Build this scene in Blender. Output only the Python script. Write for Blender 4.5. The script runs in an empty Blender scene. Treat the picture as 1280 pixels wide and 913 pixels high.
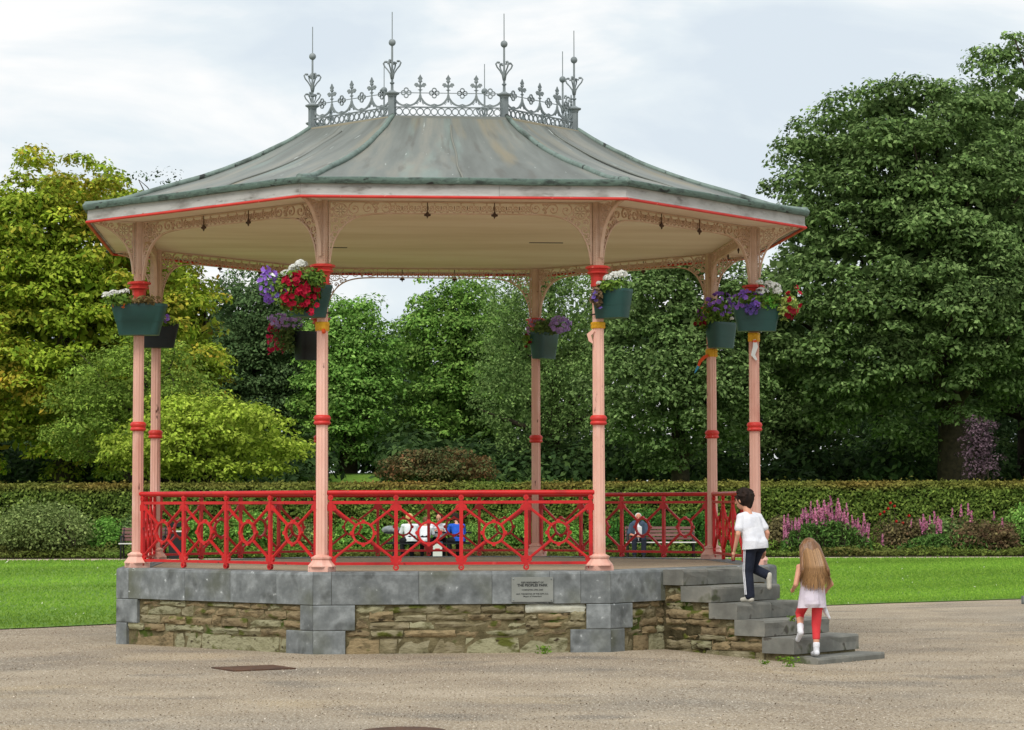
import bpy, math, random
import numpy as np
from mathutils import Vector, Matrix, Euler
R = math.radians
random.seed(11); rng = np.random.default_rng(11)
scene = bpy.context.scene
C = scene.collection

# ------------------------------------------------------------------ camera
CAM_Z = 1.552
FPX = 2938.0
cam_d = bpy.data.cameras.new('camera'); cam = bpy.data.objects.new('camera', cam_d); C.objects.link(cam)
cam_d.sensor_fit = 'HORIZONTAL'; cam_d.sensor_width = 36.0; cam_d.lens = 36.0 * FPX / 1280.0
cam_d.clip_start = 0.1; cam_d.clip_end = 3000
PITCH = R(3.4115); ROLL = R(-0.139)
cam.location = (0, 0, CAM_Z)
cam.matrix_world = Matrix.Translation((0, 0, CAM_Z)) @ Matrix.Rotation(R(90) + PITCH, 4, 'X') @ Matrix.Rotation(ROLL, 4, 'Z')
scene.camera = cam
scene.render.resolution_x = 1024; scene.render.resolution_y = 730

# ------------------------------------------------------------------ world: bright overcast sky with thin cloud
SUN_EL, SUN_AZ = R(52), R(200)      # azimuth clockwise from +Y (north)
w = bpy.data.worlds.new("World"); scene.world = w; w.use_nodes = True
nt = w.node_tree; nt.nodes.clear()
def N(t, **k):
    n = nt.nodes.new(t)
    for a, b in k.items(): setattr(n, a, b)
    return n
sky = N('ShaderNodeTexSky', sky_type='NISHITA', sun_disc=False, sun_elevation=SUN_EL, sun_rotation=SUN_AZ)
sky.air_density = 1.0; sky.dust_density = 2.0
tc = N('ShaderNodeTexCoord')
mp = N('ShaderNodeMapping'); mp.inputs['Scale'].default_value = (1.0, 1.0, 2.6); mp.inputs['Location'].default_value = (0.3, 0.1, 0.55)
nz = N('ShaderNodeTexNoise'); nz.inputs['Scale'].default_value = 6.5; nz.inputs['Detail'].default_value = 7; nz.inputs['Roughness'].default_value = 0.52; nz.inputs['Distortion'].default_value = 0.4
cr = N('ShaderNodeValToRGB')
cr.color_ramp.elements[0].position = 0.40; cr.color_ramp.elements[0].color = (7.3, 8.1, 8.8, 1)
cr.color_ramp.elements[1].position = 0.60; cr.color_ramp.elements[1].color = (10.2, 10.2, 10.1, 1)
e = cr.color_ramp.elements.new(0.5); e.color = (8.2, 8.9, 9.3, 1)
mix = N('ShaderNodeMixRGB'); mix.inputs['Fac'].default_value = 0.93
bg = N('ShaderNodeBackground'); bg.inputs['Strength'].default_value = 0.1
out = N('ShaderNodeOutputWorld')
L = nt.links.new
L(tc.outputs['Generated'], mp.inputs['Vector']); L(mp.outputs['Vector'], nz.inputs['Vector']); L(nz.outputs['Fac'], cr.inputs['Fac'])
L(sky.outputs['Color'], mix.inputs['Color1']); L(cr.outputs['Color'], mix.inputs['Color2']); L(mix.outputs['Color'], bg.inputs['Color']); L(bg.outputs['Background'], out.inputs['Surface'])

sun_d = bpy.data.lights.new('sun', 'SUN'); sun = bpy.data.objects.new('sun', sun_d); C.objects.link(sun)
sun_d.energy = 2.3; sun_d.angle = R(28); sun_d.color = (1.0, 0.96, 0.9)
sd = Vector((math.sin(SUN_AZ) * math.cos(SUN_EL), math.cos(SUN_AZ) * math.cos(SUN_EL), math.sin(SUN_EL)))
sun.rotation_euler = (-sd).to_track_quat('-Z', 'Y').to_euler()

vs = scene.view_settings
vs.view_transform = 'Standard'; vs.look = 'None'; vs.gamma = 1.0; vs.exposure = 0.05
scene.render.engine = 'CYCLES'
scene.cycles.use_denoising = True
scene.cycles.max_bounces = 5; scene.cycles.diffuse_bounces = 3; scene.cycles.glossy_bounces = 2; scene.cycles.transmission_bounces = 2

# ------------------------------------------------------------------ helpers
def srgb(r, g, b):
    f = lambda c: (c / 255 / 12.92) if c / 255 <= 0.04045 else ((c / 255 + 0.055) / 1.055) ** 2.4
    return (f(r), f(g), f(b))

def mat(name, c1, c2=None, c3=None, scale=5.0, detail=6, rough=0.8, bump=0.0, bscale=None, bdist=0.01, stretch=(1, 1, 1),
        rnd=0.0, speck=None, spscale=60, spthr=0.62, metal=0.0, spec=0.3, pos=(0.35, 0.65), attr=None, transl=0.0, coord='Object'):
    m = bpy.data.materials.new(name); m.use_nodes = True
    t = m.node_tree; t.nodes.clear(); n = t.nodes.new; l = t.links.new
    o = n('ShaderNodeOutputMaterial'); b = n('ShaderNodeBsdfPrincipled'); l(b.outputs[0], o.inputs['Surface'])
    b.inputs['Roughness'].default_value = rough; b.inputs['Metallic'].default_value = metal
    b.inputs['Specular IOR Level'].default_value = spec
    co = n('ShaderNodeTexCoord'); ma = n('ShaderNodeMapping'); ma.inputs['Scale'].default_value = stretch
    src = co.outputs[coord]
    oi = n('ShaderNodeObjectInfo')
    if rnd:
        va = n('ShaderNodeVectorMath'); va.operation = 'SCALE'; cm = n('ShaderNodeCombineXYZ')
        for i in range(3): l(oi.outputs['Random'], cm.inputs[i])
        l(cm.outputs[0], va.inputs[0]); va.inputs['Scale'].default_value = 37.0
        vb = n('ShaderNodeVectorMath'); vb.operation = 'ADD'; l(src, vb.inputs[0]); l(va.outputs[0], vb.inputs[1]); src = vb.outputs[0]
    l(src, ma.inputs['Vector'])
    if attr:
        at = n('ShaderNodeAttribute'); at.attribute_name = attr; col = at.outputs['Color']
    elif c2:
        no = n('ShaderNodeTexNoise'); no.inputs['Scale'].default_value = scale; no.inputs['Detail'].default_value = detail; no.inputs['Roughness'].default_value = 0.6
        l(ma.outputs['Vector'], no.inputs['Vector'])
        r = n('ShaderNodeValToRGB'); r.color_ramp.elements[0].position = pos[0]; r.color_ramp.elements[0].color = (*c1, 1)
        r.color_ramp.elements[1].position = pos[1]; r.color_ramp.elements[1].color = (*c2, 1)
        if c3: e = r.color_ramp.elements.new((pos[0] + pos[1]) / 2); e.color = (*c3, 1)
        l(no.outputs['Fac'], r.inputs['Fac']); col = r.outputs['Color']
    else:
        v = n('ShaderNodeRGB'); v.outputs[0].default_value = (*c1, 1); col = v.outputs[0]
    if speck:
        for sp in (speck if isinstance(speck, list) else [(speck, spscale, spthr)]):
            sc_, ssc, sth = sp[:3]; sop = sp[3] if len(sp) > 3 else 1.0; swd = sp[4] if len(sp) > 4 else .06
            n2 = n('ShaderNodeTexNoise'); n2.inputs['Scale'].default_value = ssc; n2.inputs['Detail'].default_value = 3
            l(ma.outputs['Vector'], n2.inputs['Vector'])
            r2 = n('ShaderNodeMapRange'); r2.inputs['From Min'].default_value = sth; r2.inputs['From Max'].default_value = sth + swd; r2.inputs['To Max'].default_value = sop
            l(n2.outputs['Fac'], r2.inputs['Value'])
            mx = n('ShaderNodeMixRGB'); l(r2.outputs[0], mx.inputs['Fac']); l(col, mx.inputs['Color1']); mx.inputs['Color2'].default_value = (*sc_, 1); col = mx.outputs['Color']
    if rnd:
        hs = n('ShaderNodeHueSaturation'); r3 = n('ShaderNodeMapRange'); r3.inputs['To Min'].default_value = 1 - rnd; r3.inputs['To Max'].default_value = 1 + rnd
        l(oi.outputs['Random'], r3.inputs['Value']); l(r3.outputs[0], hs.inputs['Value']); l(col, hs.inputs['Color']); col = hs.outputs['Color']
    l(col, b.inputs['Base Color'])
    if bump:
        n3 = n('ShaderNodeTexNoise'); n3.inputs['Scale'].default_value = bscale or scale * 3; n3.inputs['Detail'].default_value = 8
        l(ma.outputs['Vector'], n3.inputs['Vector'])
        bp = n('ShaderNodeBump'); bp.inputs['Strength'].default_value = bump; bp.inputs['Distance'].default_value = bdist
        l(n3.outputs['Fac'], bp.inputs['Height']); l(bp.outputs[0], b.inputs['Normal'])
    if transl:
        tr = n('ShaderNodeBsdfTranslucent'); l(col, tr.inputs['Color']); ms = n('ShaderNodeMixShader'); ms.inputs[0].default_value = transl
        l(b.outputs[0], ms.inputs[1]); l(tr.outputs[0], ms.inputs[2]); l(ms.outputs[0], o.inputs['Surface'])
    return m

class MB:
    def __init__(s): s.v = []; s.f = []
    def add(s, vs, fs):
        k = len(s.v); s.v += [tuple(v) for v in vs]; s.f += [tuple(i + k for i in f) for f in fs]; return s
    def box(s, c, d, rot=None, jit=0):
        vs = []
        for x in (-.5, .5):
            for y in (-.5, .5):
                for z in (-.5, .5):
                    v = Vector((x * d[0], y * d[1], z * d[2]))
                    if jit: v += Vector([random.uniform(-jit, jit) for _ in range(3)])
                    if rot is not None: v = rot @ v
                    vs.append(v + Vector(c))
        return s.add(vs, [(0, 1, 3, 2), (4, 6, 7, 5), (0, 4, 5, 1), (2, 3, 7, 6), (0, 2, 6, 4), (1, 5, 7, 3)])
    def tube(s, pts, r, n=8, cap=True, close=False):
        pts = [Vector(p) for p in pts]; m = len(pts)
        rs = r if isinstance(r, (list, tuple)) else [r] * m
        vs = []; prev = None
        for i, p in enumerate(pts):
            if close: t = pts[(i + 1) % m] - pts[i - 1]
            else: t = pts[min(i + 1, m - 1)] - pts[max(i - 1, 0)]
            t.normalize()
            a = prev if prev is not None else (Vector((0, 0, 1)) if abs(t.z) < .9 else Vector((1, 0, 0)))
            a = (a - t * a.dot(t)).normalized(); prev = a; b = t.cross(a)
            for k in range(n):
                q = 2 * math.pi * k / n; vs.append(p + (a * math.cos(q) + b * math.sin(q)) * rs[i])
        fs = []
        for i in range(m if close else m - 1):
            j = (i + 1) % m
            for k in range(n): fs.append((i * n + k, i * n + (k + 1) % n, j * n + (k + 1) % n, j * n + k))
        if cap and not close: fs += [tuple(range(n - 1, -1, -1)), tuple((m - 1) * n + k for k in range(n))]
        return s.add(vs, fs)
    def ribbon(s, pts, wd, th, fr):
        """flat bar along 2-D pts (u,z), wd wide in the plane, th thick; fr(u,w,z)->3-D"""
        m = len(pts); vs = []
        for i, (u, z) in enumerate(pts):
            a = pts[max(i - 1, 0)]; b = pts[min(i + 1, m - 1)]
            du, dz = b[0] - a[0], b[1] - a[1]; l_ = math.hypot(du, dz) or 1; nu, nz_ = -dz / l_, du / l_
            ww = (wd[i] if isinstance(wd, (list, tuple)) else wd) / 2
            for sgn, t in ((1, -th / 2), (1, th / 2), (-1, th / 2), (-1, -th / 2)): vs.append(fr(u + nu * ww * sgn, t, z + nz_ * ww * sgn))
        fs = [(i * 4 + k, i * 4 + (k + 1) % 4, i * 4 + 4 + (k + 1) % 4, i * 4 + 4 + k) for i in range(m - 1) for k in range(4)]
        fs += [(3, 2, 1, 0), tuple((m - 1) * 4 + k for k in range(4))]
        return s.add(vs, fs)
    def disc(s, poly, th, fr):
        """flat plate from 2-D polygon"""
        n = len(poly); vs = [fr(u, -th / 2, z) for u, z in poly] + [fr(u, th / 2, z) for u, z in poly]
        fs = [tuple(range(n)), tuple(range(2 * n - 1, n - 1, -1))] + [(i, i + n, (i + 1) % n + n, (i + 1) % n) for i in range(n)]
        return s.add(vs, fs)
    def lathe(s, prof, n=16, c=(0, 0, 0), shape=None, cap=True, ang=0):
        vs = []
        for r, z in prof:
            for k in range(n):
                q = ang + 2 * math.pi * k / n; rr = r * (shape(q) if shape else 1)
                vs.append((c[0] + rr * math.cos(q), c[1] + rr * math.sin(q), c[2] + z))
        fs = [(i * n + k, i * n + (k + 1) % n, (i + 1) * n + (k + 1) % n, (i + 1) * n + k) for i in range(len(prof) - 1) for k in range(n)]
        if cap: fs += [tuple(range(n - 1, -1, -1)), tuple((len(prof) - 1) * n + k for k in range(n))]
        return s.add(vs, fs)
    def ball(s, c, r, n=10, m=6, sc=(1, 1, 1), rot=None):
        vs = [(0, 0, -1)]; fs = []
        for i in range(1, m):
            a = -math.pi / 2 + math.pi * i / m
            for k in range(n): vs.append((math.cos(a) * math.cos(2 * math.pi * k / n), math.cos(a) * math.sin(2 * math.pi * k / n), math.sin(a)))
        vs.append((0, 0, 1)); top = len(vs) - 1
        for k in range(n):
            fs.append((0, 1 + (k + 1) % n, 1 + k)); fs.append((top, 1 + (m - 2) * n + k, 1 + (m - 2) * n + (k + 1) % n))
        for i in range(m - 2):
            for k in range(n): fs.append((1 + i * n + k, 1 + i * n + (k + 1) % n, 1 + (i + 1) * n + (k + 1) % n, 1 + (i + 1) * n + k))
        out_ = []
        for v in vs:
            q = Vector((v[0] * r * sc[0], v[1] * r * sc[1], v[2] * r * sc[2]))
            if rot is not None: q = rot @ q
            out_.append(q + Vector(c))
        return s.add(out_, fs)
    def cap2(s, a, b, ra, rb, n=12):
        """tapered capsule"""
        a = Vector(a); b = Vector(b); t = b - a; l_ = t.length
        if l_ < 1e-5: return s.ball(a, ra, n)
        t /= l_
        pts = []; rs = []
        for q in (-80, -50, -20): pts.append(a + t * (ra * math.sin(R(q)))); rs.append(ra * math.cos(R(q)))
        for q in (20, 50, 80): pts.append(b + t * (rb * math.sin(R(q)))); rs.append(rb * math.cos(R(q)))
        return s.tube(pts, rs, n)
    def mesh(s, name, smooth=False, ang=None):
        me = bpy.data.meshes.new(name); me.from_pydata(s.v, [], s.f); me.validate(); me.update()
        if smooth or ang:
            me.polygons.foreach_set('use_smooth', [True] * len(me.polygons))
            if ang: me.set_sharp_from_angle(angle=R(ang))
        return me
    def obj(s, name, m, parent=None, smooth=False, ang=None):
        return link(name, s.mesh(name, smooth, ang), m, parent)

def link(name, me, m, parent=None, loc=None, rot=None):
    o = bpy.data.objects.new(name, me); C.objects.link(o)
    if m is not None and not me.materials: me.materials.append(m)
    if parent is not None: o.parent = parent
    if loc is not None: o.location = loc
    if rot is not None: o.rotation_euler = rot
    return o
def tag(o, label=None, cat=None, group=None, kind=None):
    if label: o['label'] = label
    if cat: o['category'] = cat
    if group: o['group'] = group
    if kind: o['kind'] = kind
    return o
def empty(name, loc=(0, 0, 0), rz=0, parent=None):
    o = bpy.data.objects.new(name, None); C.objects.link(o); o.location = loc; o.rotation_euler = (0, 0, rz); o.empty_display_size = .2
    if parent is not None: o.parent = parent
    return o
def sstep(a, b, x):
    t = np.clip((np.asarray(x, float) - a) / (b - a), 0, 1); return t * t * (3 - 2 * t)
def ground_z(x, y):
    """gentle dip right of the bandstand, bank behind the hedge"""
    z = -0.10 * sstep(1.2, 3.2, x) * (1 - sstep(44, 60, y)) - 0.03 * (1 - sstep(-7, -4, x)) * (1 - sstep(40, 60, y))
    z = z + 2.9 * sstep(75, 93, y) * (1 - 0.75 * sstep(4, 9, x))
    return z
def at_px(px, Y): return (px - 640.2) / FPX * Y
def z_px(py, Y): return CAM_Z + (631.6 - py) / FPX * Y

# ------------------------------------------------------------------ materials
M = {}
M['gravel'] = mat('gravel', srgb(142, 127, 107), srgb(170, 155, 133), srgb(156, 141, 119), scale=0.8, detail=10, rough=0.95, bump=0.6, bscale=42, bdist=0.02,
    speck=[(srgb(104, 100, 94), 0.42, 0.50, .55, .2), (srgb(92, 88, 82), 0.9, 0.56, .6, .14), (srgb(182, 160, 122), 0.5, 0.58, .5, .15), (srgb(98, 86, 72), 48, 0.55, .7), (srgb(222, 212, 194), 60, 0.58, .9), (srgb(74, 66, 58), 90, 0.63)], stretch=(.75, 1, 1))
M['soil'] = mat('soil', srgb(70, 62, 40), srgb(96, 84, 56), scale=3, rough=1, bump=.5)
M['grass'] = mat('grass', srgb(84, 118, 38), srgb(118, 148, 54), srgb(100, 134, 44), scale=0.5, detail=9, rough=0.95, bump=0.5, bscale=22, bdist=0.03, speck=[(srgb(70, 104, 28), 12, 0.55, .7)])
M['path'] = mat('path', srgb(170, 156, 132), srgb(190, 176, 152), scale=2, rough=1)
M['pink'] = mat('pink_paint', srgb(232, 184, 166), srgb(220, 166, 148), scale=3, rough=0.55, bump=0.1, bscale=30, bdist=.004, stretch=(1, 1, .4), speck=[(srgb(238, 200, 188), 5, 0.58, .6, .15), (srgb(196, 128, 110), 3, .56, .5, .15), (srgb(88, 50, 40), 13, 0.68)], rnd=0.05)
M['cream'] = mat('cream_paint', srgb(218, 186, 164), srgb(200, 164, 138), scale=4, rough=0.6, bump=0.1, bscale=40, bdist=.003, speck=(srgb(120, 80, 60), 14, .70)[0], spscale=14, spthr=.7)
M['soffit'] = mat('soffit_paint', srgb(240, 222, 202), srgb(224, 202, 178), srgb(233, 212, 190), scale=1.0, detail=7, rough=0.8, bump=.1, bscale=10, stretch=(.35, 1.5, 1))
M['red'] = mat('red_paint', srgb(206, 34, 34), srgb(188, 26, 28), scale=4, rough=0.4, spec=.45, bump=.06, bscale=40, bdist=.003, speck=[(srgb(150, 22, 22), 4, .55, .6, .15), (srgb(96, 24, 20), 18, .67), (srgb(222, 84, 76), 9, .68, .6)], rnd=.05)
M['red2'] = mat('coral_paint', srgb(214, 62, 52), srgb(196, 46, 40), scale=4, rough=0.5, spec=.4, speck=[(srgb(224, 120, 104), 16, .66)])
M['fascia'] = mat('fascia_paint', srgb(186, 184, 180), srgb(140, 136, 130), srgb(176, 174, 170), scale=2.2, detail=10, rough=0.8, bump=.3, bscale=12, stretch=(1, 1, 3), speck=[(srgb(84, 78, 72), 6, 0.60, .55, .12), (srgb(178, 92, 70), 3.5, 0.70)])
M['copper'] = mat('copper_sheet', srgb(104, 107, 101), srgb(140, 138, 127), srgb(120, 124, 118), scale=2.2, detail=11, rough=0.55, metal=0.15, spec=.45, bump=0.2, bscale=4, bdist=.010, stretch=(1, .22, 1), rnd=.07, coord='UV',
    speck=[(srgb(134, 150, 142), 2.6, 0.58, .6, .12), (srgb(148, 132, 98), 1.9, 0.58, .6, .12), (srgb(96, 94, 86), 5, .58, .6, .1), (srgb(196, 202, 196), 16, 0.70)])
M['gutter'] = mat('weathered_gutter', srgb(84, 98, 92), srgb(58, 66, 62), srgb(98, 118, 108), scale=5, detail=10, rough=0.7, bump=.4, bscale=14, bdist=.01, stretch=(1, 1, 2.5), speck=[(srgb(44, 46, 44), 6, 0.62), (srgb(134, 152, 142), 9, .68)])
M['verdigris'] = mat('verdigris', srgb(104, 118, 110), srgb(76, 84, 78), srgb(122, 138, 130), scale=4, detail=10, rough=0.65, metal=.1, bump=.4, bscale=12, bdist=.01, speck=[(srgb(52, 56, 54), 7, 0.63)])
M['iron'] = mat('grey_iron', srgb(112, 120, 122), srgb(138, 145, 146), scale=8, rough=0.55, spec=.4)
M['limestone'] = mat('limestone', srgb(102, 106, 106), srgb(142, 146, 146), srgb(118, 122, 122), scale=7, detail=9, rough=0.85, bump=0.25, bscale=25, bdist=.006, rnd=.10,
    speck=[(srgb(86, 88, 62), 1.7, 0.50, .6, .2), (srgb(196, 200, 198), 14, 0.69), (srgb(66, 68, 66), 4, .58, .6, .1)])
M['stepstone'] = mat('step_stone', srgb(104, 103, 97), srgb(138, 135, 126), srgb(118, 118, 111), scale=3, detail=9, rough=0.9, bump=0.3, bscale=25, bdist=.008, rnd=.08, speck=[(srgb(84, 88, 66), 3, 0.62), (srgb(84, 80, 74), 6, .64)])
for i, (a, b, c) in enumerate([((144, 134, 108), (108, 100, 74), (128, 118, 90)), ((132, 116, 86), (104, 92, 66), (144, 126, 94)), ((134, 130, 100), (96, 92, 62), (150, 146, 116)), ((122, 106, 78), (94, 82, 60), (138, 122, 92)), ((156, 148, 120), (116, 110, 82), (138, 130, 102))]):
    M['rub%d' % i] = mat('sandstone', srgb(*a), srgb(*b), srgb(*c), scale=7, detail=10, rough=0.95, bump=0.9, bscale=16, bdist=.025, rnd=.12, speck=[(srgb(86, 90, 36), 3.2, 0.60), (srgb(60, 50, 34), 8, .64)], stretch=(1, 1, 1.8))
M['whitestone'] = mat('white_render', srgb(205, 205, 190), srgb(180, 178, 160), scale=14, rough=.9, bump=.5, bscale=40)
M['mortar'] = mat('mortar', srgb(124, 114, 84), srgb(84, 76, 52), scale=8, rough=1, bump=.8, bscale=30, bdist=.02, speck=[(srgb(66, 80, 26), 3, .6)])
M['floor'] = mat('buff_floor', srgb(168, 148, 122), srgb(146, 128, 104), scale=1.3, detail=9, rough=.95, bump=.3, bscale=40, speck=[(srgb(108, 98, 84), 30, .60), (srgb(200, 186, 164), 40, .62)])
M['rust'] = mat('rusty_iron', srgb(100, 72, 54), srgb(74, 56, 46), scale=6, rough=.9, bump=.4, bscale=50)
M['tub'] = mat('green_plastic', srgb(26, 72, 66), srgb(20, 60, 56), scale=2, rough=.45, spec=.5, rnd=.05)
M['tub_shaded'] = mat('shaded_green_plastic', srgb(26, 32, 34), rough=.5)  # near-black copy of the green trough plastic, shade put into the colour
M['leaf'] = mat('leaf', (0, 0, 0), attr='tint', rough=.75, spec=.12, transl=.25)
M['petal'] = mat('petal', (0, 0, 0), attr='tint', rough=.7, spec=.2, transl=.2)
M['hairmat'] = mat('hair_strands', (0, 0, 0), attr='tint', rough=.5, spec=.5)
M['bark'] = mat('bark', srgb(74, 64, 50), srgb(48, 42, 34), scale=6, rough=.95, bump=.8, bscale=12, bdist=.03)
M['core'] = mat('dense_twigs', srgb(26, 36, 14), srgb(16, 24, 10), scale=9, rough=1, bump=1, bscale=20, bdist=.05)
M['skin'] = mat('skin', srgb(214, 160, 132), srgb(204, 146, 118), scale=8, rough=.55, spec=.35)
M['skin2'] = mat('ruddy_skin', srgb(206, 140, 116), srgb(196, 124, 100), scale=8, rough=.55)
M['white'] = mat('white_cotton', srgb(226, 226, 230), srgb(212, 213, 220), scale=9, rough=.9, bump=.55, bscale=9, bdist=.035)
M['pinkwhite'] = mat('lilac_cotton', srgb(222, 212, 222), srgb(208, 198, 212), scale=9, rough=.9, bump=.55, bscale=9, bdist=.035)
M['navy'] = mat('navy_cloth', srgb(34, 40, 56), srgb(26, 31, 45), scale=9, rough=.85, bump=.55, bscale=9, bdist=.035)
M['redcloth'] = mat('red_leggings', srgb(226, 70, 74), srgb(214, 58, 64), scale=9, rough=.8, bump=.2, bscale=20)
M['blue'] = mat('blue_cloth', srgb(34, 92, 200), srgb(28, 76, 180), scale=5, rough=.85, bump=.55, bscale=9, bdist=.035)
M['greyblue'] = mat('grey_blue_cloth', srgb(70, 84, 104), srgb(58, 72, 92), scale=5, rough=.9, bump=.3, bscale=14)
M['dark'] = mat('dark_cloth', srgb(36, 36, 42), srgb(28, 28, 32), scale=5, rough=.9)
M['shoe'] = mat('shoe_leather', srgb(204, 200, 188), srgb(176, 172, 158), scale=9, rough=.7)
M['sole'] = mat('shoe_sole', srgb(168, 160, 138), srgb(140, 132, 112), scale=30, rough=.9)
M['hair_dark'] = mat('dark_hair', srgb(46, 33, 26), srgb(26, 19, 15), scale=30, rough=.75, bump=.8, bscale=60, stretch=(1, 1, .25), spec=.2)
M['hair_blond'] = mat('blond_hair', srgb(222, 190, 128), srgb(190, 150, 88), scale=30, rough=.5, bump=.6, bscale=60, stretch=(1, 1, .25))
M['hair_brown'] = mat('brown_hair', srgb(112, 76, 48), srgb(86, 58, 36), scale=30, rough=.5, bump=.6, bscale=60, stretch=(1, 1, .25))
M['hair_white'] = mat('white_hair', srgb(214, 210, 202), srgb(190, 186, 178), scale=30, rough=.6)
M['black'] = mat('black_metal', srgb(30, 32, 34), rough=.5)
M['wood'] = mat('bench_wood', srgb(128, 88, 84), srgb(104, 72, 68), scale=4, rough=.7, stretch=(.3, 2, 2), rnd=.1)
M['pale'] = mat('pale_plastic_and_highlight', srgb(214, 214, 210), rough=.5)
M['wallp'] = mat('pale_wall', srgb(150, 156, 152), srgb(128, 136, 130), scale=.8, rough=.9)
M['yellow'] = mat('yellow_tape', srgb(226, 172, 40), srgb(210, 150, 30), scale=20, rough=.6)
M['orange'] = mat('orange_tape', srgb(222, 84, 34), rough=.6)
M['bluetape'] = mat('blue_balloon', srgb(60, 150, 190), rough=.4)
M['bronze'] = mat('plaque_metal', srgb(150, 152, 146), srgb(136, 138, 132), scale=6, rough=.45, metal=.3)
M['ink'] = mat('engraving', srgb(50, 52, 52), rough=.7)

# ------------------------------------------------------------------ ground sheets
def sheet(name, us, vs_, fn, m, dz=0.0):
    vs2 = []; 
    for v in vs_:
        for u in us:
            x, y = fn(u, v); vs2.append((x, y, float(ground_z(x, y)) + dz))
    nu = len(us); fs = [(j * nu + i, j * nu + i + 1, (j + 1) * nu + i + 1, (j + 1) * nu + i) for j in range(len(vs_) - 1) for i in range(nu - 1)]
    mb = MB(); mb.add(vs2, fs); o = mb.obj(name, m, smooth=True); o['kind'] = 'structure'; return o
ramp = lambda a, b, n: [a + (b - a) * i / n for i in range(n + 1)]
def lawn_edge(x): return 34.95 + 0.70 * x + 0.05 * math.sin(x * 1.3) - 0.004 * max(0, x - 3) ** 2
XS = [-600, -300, -150, -80, -50] + ramp(-36, 36, 90) + [50, 80, 150, 300, 600]
sheet('ground', XS, [-60, -30, -10, 0, 20, 40, 60, 70] + ramp(73, 96, 26) + [110, 150, 250, 500, 900], lambda u, v: (u, v), M['grass'], -0.06)
gx = [-60, -45] + ramp(-34, 34, 110) + [45, 60]
sheet('gravel_plaza', gx, ramp(0, 1, 46), lambda u, v: (u, -8 + v * (max(4.0, lawn_edge(u)) + 8)), M['gravel'], 0.0)
sheet('lawn', gx, ramp(0, 1, 60), lambda u, v: (u, max(4.0, lawn_edge(u)) + v * (66.6 - max(4.0, lawn_edge(u)))) if lawn_edge(u) < 66 else (u, 66.0 + v * .6), M['grass'], 0.012)
sheet('footpath', gx, [66.6, 67.2, 68.0, 68.7], lambda u, v: (u, v), M['path'], 0.02)
sheet('flower_bed_soil', gx, [68.7, 70, 72, 74.5], lambda u, v: (u, v), M['soil'], 0.05)

# ------------------------------------------------------------------ leaves
def quads(name, P, Nn, size, col, m, parent=None, asp=0.55, fold=0.15, tdir=None):
    n = len(P); Nn = Nn / (np.linalg.norm(Nn, axis=1, keepdims=True) + 1e-9)
    rv = rng.normal(size=(n, 3)) if tdir is None else tdir + rng.normal(size=(n, 3)) * .15
    t = rv - Nn * np.sum(rv * Nn, axis=1, keepdims=True); t /= (np.linalg.norm(t, axis=1, keepdims=True) + 1e-9)
    b = np.cross(Nn, t); s = np.asarray(size).reshape(-1, 1) * np.ones((n, 1))
    V = np.empty((n, 4, 3)); V[:, 0] = P - t * s; V[:, 1] = P + b * s * asp + Nn * s * fold; V[:, 2] = P + t * s; V[:, 3] = P - b * s * asp + Nn * s * fold
    me = bpy.data.meshes.new(name); me.vertices.add(4 * n); me.vertices.foreach_set('co', V.reshape(-1).astype(np.float32))
    me.loops.add(4 * n); me.loops.foreach_set('vertex_index', np.arange(4 * n, dtype=np.int32))
    me.polygons.add(n); me.polygons.foreach_set('loop_start', np.arange(0, 4 * n, 4, dtype=np.int32))
    me.update(calc_edges=True)
    a = me.color_attributes.new('tint', 'FLOAT_COLOR', 'POINT'); cc = np.ones((n, 4, 4)); cc[:, :, :3] = np.clip(col, 0, 1)[:, None, :]
    a.data.foreach_set('color', cc.reshape(-1).astype(np.float32))
    return link(name, me, m, parent)
def unit(n):
    v = rng.normal(size=(n, 3)); return v / np.linalg.norm(v, axis=1, keepdims=True)
_ph = rng.uniform(0, 6.28, (14, 3)); _fr = rng.normal(size=(14, 3))
def wob(P, s=1.0, o=0):
    P = np.asarray(P); v = 0
    for k in range(6): v = v + np.sin(P @ (_fr[(k + o) % 14] * s * (1 + k * .45)) + _ph[(k + o) % 14, 0]) / (1 + k * .35)
    return v / 2.6
def colmix(n, base, dark, light, accent=None, af=None, var=.16):
    k = rng.beta(2, 2, n)[:, None]; c = np.where(k < .5, np.array(dark) + (np.array(base) - np.array(dark)) * k * 2, np.array(base) + (np.array(light) - np.array(base)) * (k - .5) * 2)
    if accent is not None:
        f = np.clip(af, 0, 1)[:, None]; c = c * (1 - f) + np.array(accent) * f
    return c * (1 + rng.normal(size=(n, 1)) * var)
def crown_leaves(clumps, per, leaf, up=.5):
    """clumps: array of x,y,z,r,flat -> positions and normals of leaves on their shells"""
    P = []; Nn = []; ci = []
    for i, (x, y, z, r, fl) in enumerate(clumps):
        n = max(10, int(per * r * r)); d = unit(n); d[:, 2] = np.where(d[:, 2] < -.35, -d[:, 2] * rng.uniform(.2, 1, n), d[:, 2])
        rad = r * rng.uniform(0.55, 1.05, n) ** .6 * (1 + .28 * wob(d * 2.2 + i * 3.7, 1.2))
        p = d * rad[:, None]; p[:, 2] *= fl; P.append(p + np.array([x, y, z])); q = d * .75 + rng.normal(size=(n, 3)) * .42; q[:, 2] += up; Nn.append(q); ci.append(np.full(n, i))
    return np.vstack(P), np.vstack(Nn), np.concatenate(ci)

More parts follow.
